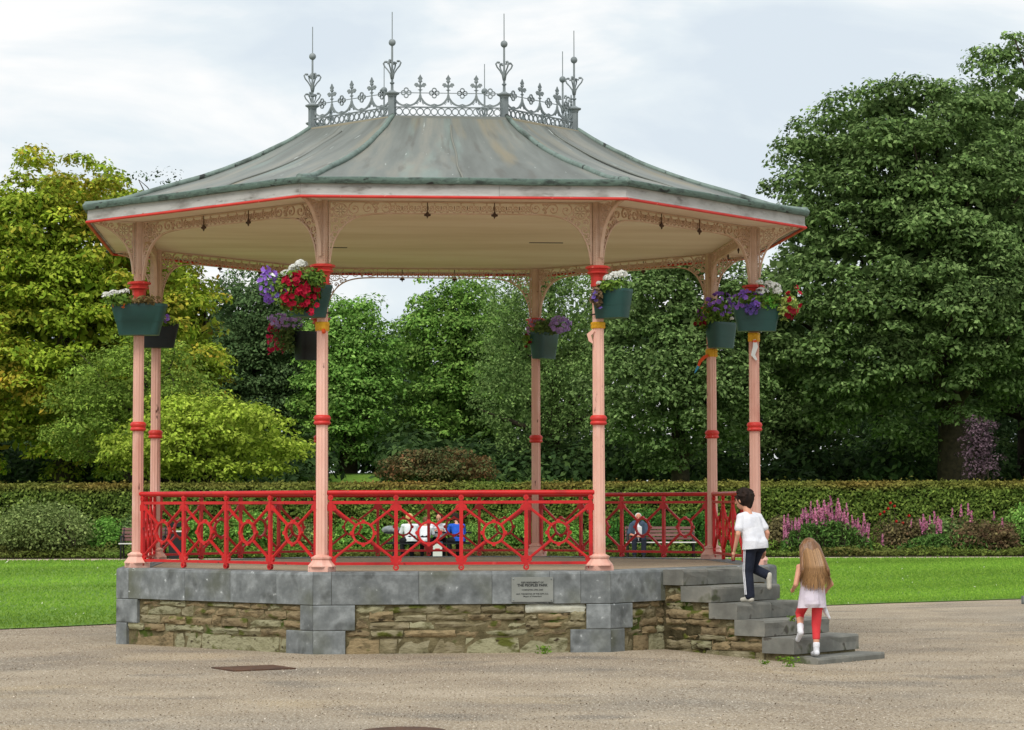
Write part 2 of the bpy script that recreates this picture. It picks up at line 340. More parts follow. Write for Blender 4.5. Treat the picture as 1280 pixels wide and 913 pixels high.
def limb_path(a, b, sag=.12, n=6):
    a = Vector(a); b = Vector(b); L_ = (b - a).length; pts = []
    j = Vector((random.uniform(-1, 1), random.uniform(-1, 1), random.uniform(-.3, .8))) * L_ * sag
    for i in range(n + 1):
        t = i / n; pts.append(a.lerp(b, t) + j * math.sin(math.pi * t) + Vector([random.uniform(-1, 1) * L_ * .012 for _ in range(3)]))
    return pts

def tree(name, label, px, Y, top, low, hw, cols, ncl=120, cr=.9, flat=.6, per=150, leaf=.13, LS=.64, depth=None, accent=None, acc_amt=0, acc_f=None, cat='tree', fill=1.0, boxy=2.4, trunk_r=.3, trunk_px=None, up=.5, wobble=.18, zc=None, limbs=14, base=None, lean=0):
    if cat == 'tree': leaf *= LS; per = per * 1.5; ncl = int(ncl * 1.5); cr *= .80; flat *= 1.12; wobble *= .7
    X = at_px(px, Y); zt = z_px(top, Y); zl = z_px(low, Y); w_ = hw / FPX * Y; dp = depth or w_ * .9
    gz = float(ground_z(X, Y)) if base is None else base
    root = empty(name, (X, Y, gz)); tag(root, label, cat)
    hc = (zt + zl) / 2; hh = (zt - zl) / 2
    cl = []
    for i in range(ncl):
        d = unit(1)[0]
        if d[1] > .35 and random.random() < .6: d[1] = -d[1]
        # superellipsoid radius
        k = (abs(d[0]) ** boxy + abs(d[1]) ** boxy + abs(d[2]) ** boxy) ** (-1 / boxy)
        f = min(1.1, 1 + wobble * float(wob(d[None] * 1.6 + px * .37, 1.2)[0]))
        low_k = 1 + (.55 * min(1, -d[2] * 1.5) if d[2] < 0 else 0)
        rr = random.uniform(.62, .98) if random.random() < .8 else random.uniform(.25, .6)
        r = cr * random.uniform(.55, 1.25)
        lz = d[2] * hh * k * f * rr
        cx_ = d[0] * (w_ - r * .6) * min(k * f * rr * low_k, 1.15) + lean * lz / hh * w_; cy_ = d[1] * (dp - r * .5) * min(k * f * rr * low_k, 1.15)
        cz = lz * (hh - r * flat * .7) / hh + hc - gz
        cl.append((cx_, cy_, cz, r, flat * random.uniform(.8, 1.25)))
    cl = np.array(cl)
    P, Nn, ci = crown_leaves(cl, per * fill, leaf, up)
    keep = (P[:, 2] + gz) > (float(ground_z(X, Y)) + .05)
    if cat == 'tree': keep &= (P[:, 1] < .15 * dp) | (rng.random(len(P)) < .30); keep &= (np.abs(P[:, 0] + X) < .285 * Y) | (rng.random(len(P)) < .3)
    P, Nn, ci = P[keep], Nn[keep], ci[keep]
    n0 = len(P); cvv = np.concatenate([rng.normal(size=len(cl))[ci] * .17])
    m_ = int(w_ * hh * (75 if cat == 'tree' else 200)); d = unit(m_); kk = (np.abs(d) ** boxy).sum(1) ** (-1 / boxy); rr_ = rng.random(m_) ** .45 * .86 * kk
    Q = np.stack([d[:, 0] * (w_ - cr * .5) * rr_ + lean * d[:, 2] * w_ * rr_, d[:, 1] * dp * .8 * rr_, d[:, 2] * (hh - cr * .5) * rr_ + hc - gz], 1); lowq = d[:, 2] < 0
    Q[lowq, 0] *= 1.15; P = np.vstack([P, Q]); Nn = np.vstack([Nn, np.stack([rng.normal(size=m_) * .5, -np.ones(m_), rng.normal(size=m_) * .5 + .3], 1)]); ci = np.concatenate([ci, rng.integers(0, len(cl), m_)])
    n = len(P); lsz = leaf * rng.uniform(.5, 1.35, n); lsz[n0:] = leaf * (2.4 if cat == 'tree' else 1.6)
    cv = np.concatenate([cvv, rng.normal(size=m_) * .1])
    af = None
    if accent is not None:
        if acc_f is None: acc_f = lambda P, ci: acc_amt + .45 * wob(P * .9, 1.0, 3) + rng.normal(size=len(P)) * .2
        af = acc_f(P, ci)
    col = colmix(n, *cols, accent=accent, af=af) * (1 + cv[:, None])
    quads('crown', P, Nn, lsz, col, M['leaf'], root)
    mb = MB()
    tx = 0 if trunk_px is None else at_px(trunk_px, Y) - X
    top_t = max(zt - gz - hh * .35, .5)
    tp = [(tx, 0, -.4), (tx * 1.02, 0, .3 * top_t), (tx * .8 + random.uniform(-.2, .2), 0, .55 * top_t), (tx * .5 + lean * w_ * .4, 0, .85 * top_t), (tx * .3 + lean * w_ * .6, .1, top_t)]
    mb.tube(tp, [trunk_r * 1.25, trunk_r, trunk_r * .8, trunk_r * .5, trunk_r * .2], 10)
    idx = np.argsort(rng.random(len(cl)))[:limbs]
    for i in idx:
        c = Vector(cl[i][:3]); zz = max(.25 * top_t, min(.9 * top_t, c.z * .62)); k = zz / top_t
        st = Vector((tx * (1 - k * .7) + lean * w_ * .6 * k, 0, zz)); pp = limb_path(st, c, .1)
        r0 = trunk_r * (.5 - .3 * k) + .02; mb.tube(pp, [r0 * (1 - .85 * q / 6) for q in range(7)], 6)
        for _ in range(2):
            j = random.choice(idx.tolist()); e_ = Vector(cl[j][:3]); s_ = pp[4]
            if (e_ - s_).length < cr * 3.5: mb.tube(limb_path(s_, e_, .1, 4), [.04, .03, .025, .02, .012], 5)
    mb.obj('trunk', M['bark'], root, smooth=True)
    return root

G = lambda *c: srgb(*c)
CH = (G(146, 168, 50), G(88, 122, 30), G(184, 196, 74))       # horse chestnut
DK = (G(102, 128, 70), G(52, 76, 38), G(146, 170, 106))          # dark lime
MD = (G(122, 164, 74), G(76, 120, 46), G(162, 196, 104))
YG = (G(152, 172, 58), G(104, 132, 38), G(186, 200, 84))
FE = (G(112, 140, 76), G(72, 100, 52), G(146, 170, 100))
BD = (G(76, 100, 64), G(46, 66, 42), G(106, 130, 86))

# --- left side
tree('horse_chestnut', 'big yellow-green chestnut tree tinged with autumn orange, left of the bandstand roof', 80, 83, 186, 616, 192, CH, ncl=330, cr=.95, flat=.55, per=330, leaf=.15, accent=G(200, 156, 62), acc_amt=.03, wobble=.09, trunk_r=.35)
tree('dark_tree', 'dark thin-leaved tree whose top shows just above the left roof edge', 192, 97, 205, 560, 58, BD, ncl=60, cr=.8, per=110, leaf=.12, fill=.7)
tree('dark_tree', 'dark blue-green tree between the yellow-green shrub and the front left column', 322, 95, 318, 600, 92, (G(86, 112, 66), G(50, 72, 42), G(122, 146, 94)), ncl=190, cr=.95, per=230, leaf=.12)
tree('broadleaf_tree', 'soft mid-green rounded tree behind the yellow-green shrub', 178, 78, 408, 608, 122, (G(122, 148, 58), G(84, 112, 40), G(154, 176, 80)), ncl=190, cr=.65, per=300, leaf=.085, accent=G(160, 150, 60), acc_amt=-.15)
tree('horse_chestnut', 'narrow chestnut with orange-brown tips behind the two left columns', 238, 86, 318, 600, 48, CH, ncl=90, cr=.7, per=260, leaf=.14, accent=G(196, 132, 48), acc_amt=.12)
tree('golden_shrub', 'broad rounded yellow-green shrub above the hedge on the left', 258, 75, 486, 612, 126, YG, ncl=190, cr=.55, per=420, leaf=.075, cat='shrub', trunk_r=.1, wobble=.1, base=0.2, limbs=10)
# --- seen through the bandstand
tree('young_maple', 'fresh green maple just right of the front left column, beyond the hedge', 436, 92, 360, 588, 70, MD, ncl=150, cr=.8, per=260, leaf=.13, accent=G(150, 176, 70), acc_amt=-.1)
tree('leafy_maple', 'large fresh green maple in the middle, left of the back right column', 580, 95, 334, 592, 98, (G(116, 154, 68), G(70, 108, 44), G(154, 184, 94)), ncl=210, cr=.85, per=260, leaf=.13)
tree('distant_tree', 'hazy grey-green tree in the gap between the two green maples', 500, 135, 392, 592, 60, (G(84, 108, 74), G(60, 82, 56), G(112, 134, 96)), ncl=80, cr=1.2, per=120, leaf=.16)
tree('weeping_conifer', 'feathery olive-green conifer behind the back right column', 690, 88, 300, 606, 104, FE, ncl=330, cr=.62, flat=1.3, per=330, leaf=.085, up=.1)
tree('dark_lime_tree', 'dense dark green tree between the front right and right columns', 850, 82, 285, 606, 125, DK, ncl=260, cr=.85, per=250, leaf=.125)
tree('spreading_juniper', 'low spreading conifer with reddish brown tips behind the hedge', 548, 79, 560, 612, 76, (G(82, 92, 52), G(56, 66, 38), G(116, 118, 74)), ncl=110, cr=.45, flat=.45, per=520, leaf=.06, accent=G(150, 92, 66), acc_amt=.08, cat='shrub', trunk_r=.08, limbs=10, base=.3)
# --- right side
tree('sycamore', 'huge dark green sycamore with layered boughs right of the bandstand', 1135, 83, 82, 580, 200, DK, ncl=520, cr=.95, flat=.58, per=300, leaf=.145, boxy=2.3, trunk_r=.5, trunk_px=1190, wobble=.10, limbs=26)
tree('sycamore', 'tallest dark tree at the right edge, its crown cut by the frame', 1318, 88, 26, 575, 182, DK, ncl=330, cr=1.0, flat=.5, per=280, leaf=.15, trunk_r=.5, trunk_px=1290, limbs=18)
tree('shade_tree', 'dark low-branched tree behind the big sycamore at the right', 1240, 101, 330, 608, 210, BD, ncl=170, cr=1.3, per=110, leaf=.17)
tree('broadleaf_tree', 'shadowy green undergrowth tree low beside the right column', 985, 90, 420, 606, 80, DK, ncl=120, cr=.8, per=200, leaf=.13)
tree('copper_shrub', 'small purplish grey shrub in the shade under the big sycamore', 1224, 79, 518, 612, 27, (G(104, 82, 92), G(72, 58, 66), G(132, 112, 122)), ncl=60, cr=.35, per=420, leaf=.05, cat='shrub', trunk_r=.05, limbs=8, base=.1)
# --- woodland mass closing the view behind the row of trees
def woodland(name, label, Y0, Y1, topf, n, per, leaf, cols, skip=None):
    P = []
    while len(P) < n:
        px = random.uniform(-250, 1550); Y = random.uniform(Y0, Y1)
        if skip and skip(px): continue
        X = at_px(px, Y); z1 = z_px(topf(px), Y); g_ = float(ground_z(X, Y)); P.append((X, Y, g_ + .2 + random.random() ** .9 * max(z1 - g_ - .8, .3), random.uniform(.8, 1.5), random.uniform(.7, 1.0)))
    cl = np.array(P); P, Nn, ci = crown_leaves(cl, per, leaf, .5)
    col = colmix(len(P), *cols) * (1 + rng.normal(size=len(cl))[ci][:, None] * .16)
    o = quads(name, P, Nn, leaf * rng.uniform(.6, 1.3, len(P)), col, M['leaf']); tag(o, label, None, None, 'stuff')
woodland('woodland', 'dark mass of woodland behind the park trees', 106, 122, lambda p: 452 + 25 * math.sin(p * .013) + 18 * math.sin(p * .037 + 1) - (60 if p > 620 else 0) - (40 if p < 380 else 0), 1100, 60, .23, (G(62, 86, 50), G(36, 54, 34), G(88, 112, 64)))
woodland('undergrowth', 'shady undergrowth beneath the trees behind the hedge', 84, 96, lambda p: 560 + 14 * math.sin(p * .021) + 10 * math.sin(p * .06), 800, 75, .16, (G(60, 84, 44), G(34, 52, 30), G(90, 114, 60)), skip=lambda p: 392 < p < 500)
# --- outside the frame, carrying the row on
tree('park_tree', 'green park tree beyond the left edge of the lawn', -190, 84, 230, 605, 150, CH, ncl=120, cr=1.2, per=110, leaf=.2)
tree('park_tree', 'dark park tree beyond the right edge of the lawn', 1560, 86, 120, 605, 150, DK, ncl=120, cr=1.2, per=110, leaf=.2)

# --- hedge
def hedge(name, label, x0, x1, Y, h, d, cols, n, leaf):
    root = empty(name, (0, Y, 0)); tag(root, label, 'hedge')
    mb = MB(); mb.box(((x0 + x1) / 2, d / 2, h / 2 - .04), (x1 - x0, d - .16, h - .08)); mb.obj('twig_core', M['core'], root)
    L_ = x1 - x0
    xf = rng.uniform(x0, x1, n); fr = rng.random(n) < .66
    z = np.where(fr, rng.uniform(0, 1, n) ** .8 * h, h + rng.normal(size=n) * .035)
    y = np.where(fr, rng.normal(size=n) * .05, rng.uniform(0, d, n))
    P = np.stack([xf, y, z], 1); bump = wob(np.stack([xf * 2.2, z * 2, y], 1), 1.4)
    P[:, 1] -= np.where(fr, bump * .10, 0); P[:, 2] += np.where(fr, 0, wob(np.stack([xf * 3, y * 3, z * 0], 1), 1) * .05)
    spr = (rng.random(n) < .012); P[:, 2] += np.where(spr & ~fr, rng.uniform(0, .16, n), 0)
    Nn = rng.normal(size=(n, 3)) * .55; Nn[:, 1] -= np.where(fr, .8, 0); Nn[:, 2] += np.where(fr, .45, 1)
    af = sstep(h - .32, h + .02, P[:, 2]) * (.5 + .4 * wob(P * np.array([.6, .6, .6]), .8)) + .25 * wob(P * .7, 1) - .12
    col = colmix(n, *cols, accent=G(150, 112, 62), af=af)
    quads('foliage', P, Nn, leaf * rng.uniform(.6, 1.3, n), col, M['leaf'], root)
    return root
hedge('hedge', 'long clipped green hedge with browned top running behind the flower beds', -26, 26, 72.2, 2.18, 1.3, (G(106, 128, 54), G(70, 94, 38), G(142, 160, 74)), 130000, .060)

# --- bushes in the bed in front of the hedge
def bush(name, label, px, Y, top, hw, cols, ncl=60, cr=.4, per=500, leaf=.05, accent=None, acc_amt=0, flat=.8, up=.3, group=None, low=703, wobble=.15):
    o = tree(name, label, px, Y, top, low, hw, cols, ncl=ncl, cr=cr, per=per, leaf=leaf, accent=accent, acc_amt=acc_amt, flat=flat, cat='shrub', trunk_r=.035, limbs=12, up=up, wobble=wobble, boxy=2.2)
    if group: o['group'] = group
    return o
OL = (G(124, 142, 80), G(84, 102, 54), G(158, 172, 106)); BG = (G(112, 160, 66), G(70, 116, 44), G(150, 194, 92)); BR = (G(108, 100, 66), G(80, 68, 50), G(136, 128, 84))
bush('olive_bush', 'rounded olive-green bush at the left end of the flower bed', 56, 70, 624, 66, OL, ncl=150, flat=1.0)
bush('olive_bush', 'dull green bush cut by the left edge of the photo', -12, 70.5, 655, 44, OL, ncl=60, accent=G(90, 60, 44), acc_amt=.15)
bush('bright_bush', 'small bright green bush left of the bench arm', 128, 70.6, 642, 26, BG, ncl=50)
bush('dark_bush', 'dark green bush behind the left bench', 178, 71, 640, 34, DK, ncl=60)
for i, (px, top, hw, cl_, lb) in enumerate([(258, 640, 36, BG, 'feathery green plant behind the left balustrade near its bin'), (322, 632, 40, BG, 'tall feathery green plant behind the left balustrade'), (385, 650, 34, OL, 'low olive plant behind the front left column'),
        (446, 640, 36, BG, 'light green plant left of the picnic party'), (520, 640, 38, BG, 'tall soft green plant behind the blond picnicker'), (606, 648, 36, MD, 'mid green plant right of the picnicker in blue'), (644, 640, 30, BG, 'bright fern-like plant left of the back right column'), (700, 652, 36, BG, 'fresh green plant right of the back right column'), (742, 662, 26, MD, 'low plant behind the front right column')]):
    bush('border_plant', lb, px, 70.8, top, hw, cl_, ncl=60, cr=.36, leaf=.045, per=620, accent=G(160, 170, 60), acc_amt=-.15, group='leafy border plants in front of the hedge')
bush('dark_bush', 'dark green bush behind the old man on the bench', 800, 70.8, 634, 52, (G(58, 102, 40), G(36, 70, 26), G(84, 138, 54)), ncl=100)
bush('dark_bush', 'green bush behind the free end of the right bench', 868, 70.8, 636, 36, (G(58, 102, 40), G(36, 70, 26), G(84, 138, 54)), ncl=70)
bush('dark_bush', 'green bush seen through the side balustrade by the boy', 915, 70.8, 650, 26, MD, ncl=50)
bush('dry_bush', 'brown twiggy bush left of the pink willowherb', 972, 70.6, 645, 26, BR, ncl=50)
bush('dry_bush', 'brown twiggy plants right of the pink willowherb', 1128, 70.5, 648, 42, BR, ncl=60, accent=G(110, 66, 56), acc_amt=.2)
bush('dry_bush', 'reddish brown dry bush at the far right of the bed', 1222, 70.2, 646, 54, BR, ncl=80, accent=G(112, 74, 62), acc_amt=.35)
bush('olive_bush', 'grey-green plant below the scattered pink flowers', 1180, 70.3, 646, 36, FE, ncl=60)
bush('olive_bush', 'light green plant by the right end of the hedge', 1278, 70.8, 630, 34, MD, ncl=50)

def flower_spike_mesh():
    P = []; n = 60; t = rng.random(n); a = rng.uniform(0, 6.28, n); r = .048 * (1 - t * .8)
    P = np.stack([r * np.cos(a), r * np.sin(a), t * .32], 1); Nn = np.stack([np.cos(a), np.sin(a), .3 + 0 * a], 1)
    return P, Nn
def willowherb(name, label, spots, Y, hfol, hw_px, c_px, pink, nst):
    X = at_px(c_px, Y); root = empty(name, (X, Y, 0.03)); tag(root, label, 'wildflowers')
    n = 9000; hw = hw_px / FPX * Y
    x = rng.normal(size=n) * hw * .55; x = np.clip(x, -hw, hw); y = rng.normal(size=n) * .3; z = rng.random(n) ** .7 * hfol * np.sqrt(np.clip(1 - (x / (hw * 1.1)) ** 2, .05, 1))
    P = np.stack([x, y, z], 1); Nn = rng.normal(size=(n, 3)); Nn[:, 1] -= .6; Nn[:, 2] += .3
    quads('foliage', P, Nn, .06 * rng.uniform(.6, 1.3, n), colmix(n, G(88, 126, 58), G(56, 90, 38), G(122, 154, 78)), M['leaf'], root, asp=.3)
    P, Nn = flower_spike_mesh(); proto = None
    protos = []
    for v in range(2):
        P2, N2 = flower_spike_mesh(); col = colmix(len(P2), G(196, 116, 148) if v else G(186, 108, 146), G(160, 88, 120), G(212, 154, 176))
        o = quads('flower_spike', P2, N2, .024 * rng.uniform(.7, 1.3, len(P2)), col, M['petal'], root, asp=.8); protos.append(o)
    mb = MB()
    for i, (px, py) in enumerate(spots):
        o = protos[i] if i < 2 else protos[i % 2].copy()
        if i >= 2: C.objects.link(o)
        xx = at_px(px, Y) - X; zz = z_px(py, Y) - .03 - .34; yy = random.uniform(-.5, .0)
        o.location = (xx, yy, zz); k = random.uniform(.7, 1.2); o.scale = (k, k, k); o.rotation_euler = (random.uniform(-.15, .15), random.uniform(-.2, .2), random.uniform(0, 6))
        mb.tube([(xx * .8, yy, 0), (xx, yy, zz)], .006, 4)
    mb.obj('stems', M['bark'], root)['kind'] = 'stuff'
    return root
sp = []
for i in range(105):
    q = random.uniform(-1, 1); tp = 627 + 24 * q * q + (4 if i % 3 else random.uniform(-9, 2)); sp.append((1030 + 52 * q, tp + abs(random.gauss(0, 9))))
willowherb('rosebay_willowherb', 'big stand of pink willowherb spikes in front of the hedge, right of the boy', sp, 69.8, 1.05, 54, 1030, None, 0)
sp = [(random.uniform(1145, 1175), random.uniform(640, 655)) for _ in range(16)] + [(1185, 634), (1198, 632), (1209, 631), (1211, 640), (1240, 638), (1249, 646), (1100, 668), (1136, 646), (1153, 642)]
willowherb('rosebay_willowherb', 'sparse pink willowherb flowers scattered near the right end of the bed', sp, 69.9, .65, 60, 1180, None, 0)
# red poppies
root = empty('red_poppies', (at_px(1108, 69.9), 69.9, .03)); tag(root, 'few red poppies between the two stands of willowherb', 'wildflowers')
pm = None; mb = MB()
for i, (px, py) in enumerate([(1104, 641), (1109, 637), (1119, 653), (1112, 630), (1127, 655), (1099, 644), (1086, 690), (1117, 634), (1135, 646)]):
    if pm is None:
        P = unit(26) * .033; pm = quads('poppy_flower', P, P, .03 * np.ones(26), colmix(26, G(196, 40, 44), G(170, 26, 30), G(214, 66, 60)), M['petal'], root, asp=.8); o = pm
    else: o = pm.copy(); C.objects.link(o)
    xx = at_px(px, 69.9) - root.location.x; zz = z_px(py, 69.9) - .03; o.location = (xx, 0, zz); mb.tube([(xx * .9, 0, 0), (xx, 0, zz)], .006, 4)
mb.obj('stems', M['bark'], root)['kind'] = 'stuff'

# ground cover along the bed edge (uncountable)
n = 42000; x = rng.uniform(-17.5, 17.5, n); y = 68.8 + rng.random(n) ** 1.3 * 2.6; hgt = .18 + .3 * sstep(68.8, 71, y)
hgt *= (1 + .5 * wob(np.stack([x * 2, y * 2, 0 * x], 1), 1)); z = .05 + rng.random(n) * hgt
col = colmix(n, G(96, 128, 48), G(66, 96, 34), G(132, 160, 66), accent=G(112, 92, 58), af=.25 + .6 * wob(np.stack([x * .8, y, 0 * x], 1), 1, 5))
Nn = rng.normal(size=(n, 3)) * .6; Nn[:, 2] += .7; Nn[:, 1] -= .3
o = quads('ground_cover', np.stack([x, y, z], 1), Nn, .055 * rng.uniform(.6, 1.3, n), col, M['leaf']); tag(o, 'low weedy ground cover along the front of the flower bed', None, None, 'stuff')
# grass blades on the lawn
n = 120000; y = 29 + rng.random(n) ** 1.35 * 37.4; x = np.where(rng.random(n) < .3, -rng.uniform(.09, .27, n) * y, rng.uniform(.06, .27, n) * y); ed = np.array([lawn_edge(a) for a in x])
kp = y > ed + .02; x, y, ed = x[kp], y[kp], ed[kp]; n = len(x)
s = .022 + .0006 * (y - 30)
P = np.stack([x, y, ground_z(x, y) + .014 + s * .6], 1); Nn = np.stack([rng.normal(size=n) * .6, -np.ones(n), np.abs(rng.normal(size=n)) * .9 + .5], 1)
td = np.stack([rng.normal(size=n) * .5, np.zeros(n), np.ones(n)], 1)
lw = .12 * wob(np.stack([x * .5, y * .35, 0 * x], 1), 1, 4)
col = colmix(n, G(106, 144, 46), G(82, 120, 34), G(136, 168, 64), var=.08) * (1 + lw[:, None] * 2.0); fl = rng.random(n) < .0012; col[fl] = (.8, .8, .62)
o = quads('grass', P, Nn, s * rng.uniform(.6, 1.4, n), col, M['leaf'], asp=.35, tdir=td); tag(o, 'short mown bright green lawn grass', None, None, 'stuff')
# loose chippings and weeds at the gravel
n = 26000; y = 14 + rng.random(n) ** 1.0 * 20; x = rng.uniform(-1, 1, n) * (y * .235); 
cxy = np.hypot(x + .84, y - 28.59); kp = (cxy > 4.3) & (y < np.array([lawn_edge(a) for a in x])); x, y = x[kp], y[kp]; n = len(x)
P = np.stack([x, y, ground_z(x, y) + .004], 1); Nn = rng.normal(size=(n, 3)) * .35; Nn[:, 2] += 1
o = quads('loose_chippings', P, Nn, .007 * rng.uniform(.5, 1.5, n), colmix(n, G(176, 160, 138), G(120, 106, 90), G(226, 216, 200), var=.1), M['petal'], asp=.8, fold=.5); tag(o, 'loose pale and grey chippings lying on the gravel', None, None, 'stuff')

# pale garden walls far back
def far_wall(px0, px1, py0, py1, Y, label):
    x0, x1 = at_px(px0, Y), at_px(px1, Y); z0, z1 = z_px(py1, Y), z_px(py0, Y)
    root = empty('garden_shed', ((x0 + x1) / 2, Y, z0 - .5)); tag(root, label, 'shed')
    w_ = x1 - x0; h = z1 - z0 + .5; k = max(3, int(w_ / .22)); pm = None
    MB().box((0, .5, h / 2), (w_ - .03, .9, h - .02)).obj('wall', M['wallp'], root)
    me = MB().box((0, 0, 0), (w_ / k - .02, .04, h - .05)).mesh('panel')
    for i in range(k): link('panel', me, M['wallp'], root, (-w_ / 2 + w_ / k * (i + .5), 0.02, h / 2))
    MB().box((0, .45, h + .03), (w_ + .12, 1.2, .06)).obj('roof', M['limestone'], root)
far_wall(418, 442, 577, 594, 93.5, 'pale shed at the foot of the green maple, left of the gap')
far_wall(545, 563, 553, 575, 98, 'grey panelled shed glimpsed between the trees above the juniper')

# ================================================================== BANDSTAND
CX, CY, PHI = -0.8435, 28.59, R(4.8238)
band = empty('bandstand', (CX, CY, 0), PHI)
tag(band, 'octagonal Victorian bandstand with pink columns, red railings and weathered copper roof on a stone plinth', 'bandstand')
def B2W(p): return Matrix.Rotation(PHI, 4, 'Z') @ Vector(p) + Vector((CX, CY, 0))
cang = lambda i: R(-112.5 + 45 * i)
mang = lambda i: R(-90 + 45 * i)
COS8 = math.cos(R(22.5))
def face_fr(i, rin):
    a = mang(i); n = Vector((math.cos(a), math.sin(a), 0)); t = Vector((-math.sin(a), math.cos(a), 0))
    return lambda u, w_, z: n * (rin + w_) + t * u + Vector((0, 0, z))
def ring8(prof, name, m, parent, smooth=False):
    """octagonal ring swept from closed profile [(R,z)]"""
    n = len(prof); mb = MB(); vs = []
    for i in range(8):
        for r, z in prof: vs.append((r * math.cos(cang(i)), r * math.sin(cang(i)), z))
    fs = [(i * n + k, ((i + 1) % 8) * n + k, ((i + 1) % 8) * n + (k + 1) % n, i * n + (k + 1) % n) for i in range(8) for k in range(n)]
    mb.add(vs, fs); return mb.obj(name, m, parent)
def oct_disc(r, z0, z1, name, m, parent):
    mb = MB(); vs = [(r * math.cos(cang(i)), r * math.sin(cang(i)), z) for z in (z0, z1) for i in range(8)]
    mb.add(vs, [tuple(range(7, -1, -1)), tuple(range(8, 16))] + [(i, (i + 1) % 8, (i + 1) % 8 + 8, i + 8) for i in range(8)])
    return mb.obj(name, m, parent)

# ---- plinth
RB = 4.10; RIN = RB * COS8; HL = RB * math.sin(R(22.5)); PZ = 0.855
plinth = oct_disc(RB - .044, -.35, PZ - .02, 'plinth', M['mortar'], band)
oct_disc((RIN - .35) / COS8, PZ - .03, PZ - .008, 'floor_slab', M['floor'], plinth)
def block(fr, u0, u1, prof, mit0, mit1, rin, name, m, parent, g=.004, sub=1):
    """stone block swept along the face; profile (w,z) closed"""
    mb = MB(); n = len(prof); vs = []
    for u, mt, s_ in ((u0, mit0, 1), (u1, mit1, -1)):
        for w_, z in prof: vs.append(fr((u * (rin + w_) / rin if mt else u) + s_ * g / 2, w_ + random.uniform(-.0015, .0015), z))
    fs = [tuple(range(n)), tuple(range(2 * n - 1, n - 1, -1))] + [(k + n, (k + 1) % n + n, (k + 1) % n, k) for k in range(n)]
    mb.add(vs, fs); return mb.obj(name, m, parent)
def stone_mesh(fr, u0, u1, z0, z1, depth, out, seed, mit0=False, mit1=False, rin=1, nu=4, nz_=3, rough=.02):
    rr = random.Random(seed); mb = MB(); vs = []
    for j in range(nz_ + 1):
        for i in range(nu + 1):
            a, b = i / nu, j / nz_; u = u0 + (u1 - u0) * a; z = z0 + (z1 - z0) * b
            e_ = min(a, 1 - a) * (u1 - u0); f_ = min(b, 1 - b) * (z1 - z0); w_ = out + (0 if min(e_, f_) > 1e-4 else -.018) + rr.uniform(-rough, rough) * .7
            if 0 < i < nu: u += rr.uniform(-.2, .2) * (u1 - u0) / nu
            else: u += rr.uniform(-.008, .008)
            z += rr.uniform(-.009, .009)
            if i == 0 and mit0 or i == nu and mit1: u = (u0 if i == 0 else u1) * (rin + w_) / rin
            vs.append(fr(u, w_, z))
    nf = len(vs)
    for (u, z) in ((u0, z0), (u1, z0), (u1, z1), (u0, z1)): vs.append(fr(u * ((rin - depth) / rin if (u == u0 and mit0) or (u == u1 and mit1) else 1), -depth, z))
    q = nu + 1; fs = [(j * q + i, j * q + i + 1, (j + 1) * q + i + 1, (j + 1) * q + i) for j in range(nz_) for i in range(nu)]
    bot = list(range(0, nu + 1)); top = [nz_ * q + i for i in range(nu + 1)]; lf = [j * q for j in range(nz_ + 1)]; rt = [j * q + nu for j in range(nz_ + 1)]
    fs += [tuple([nf] + [nf + 1] + bot[::-1]), tuple([nf + 2, nf + 3] + top), tuple([nf + 3, nf] + lf), tuple([nf + 1, nf + 2] + rt[::-1])]
    return mb.add(vs, fs)
coping = {0: [-HL, -1.375, -.46, .31, .92, 1.25, HL], 1: [-HL, -.68, 0.05, .8, HL], 7: [-HL, -1.36, -.42, .31, 1.02, HL]}
q_mid = {0: (.19, .44), 1: (.26, .38), 7: (.3, .36)}; q_bot = {0: (.40, .34), 1: (.43, .24), 7: (.4, .18)}
RUB = [M['rub%d' % i] for i in range(5)]
sd_ = 0
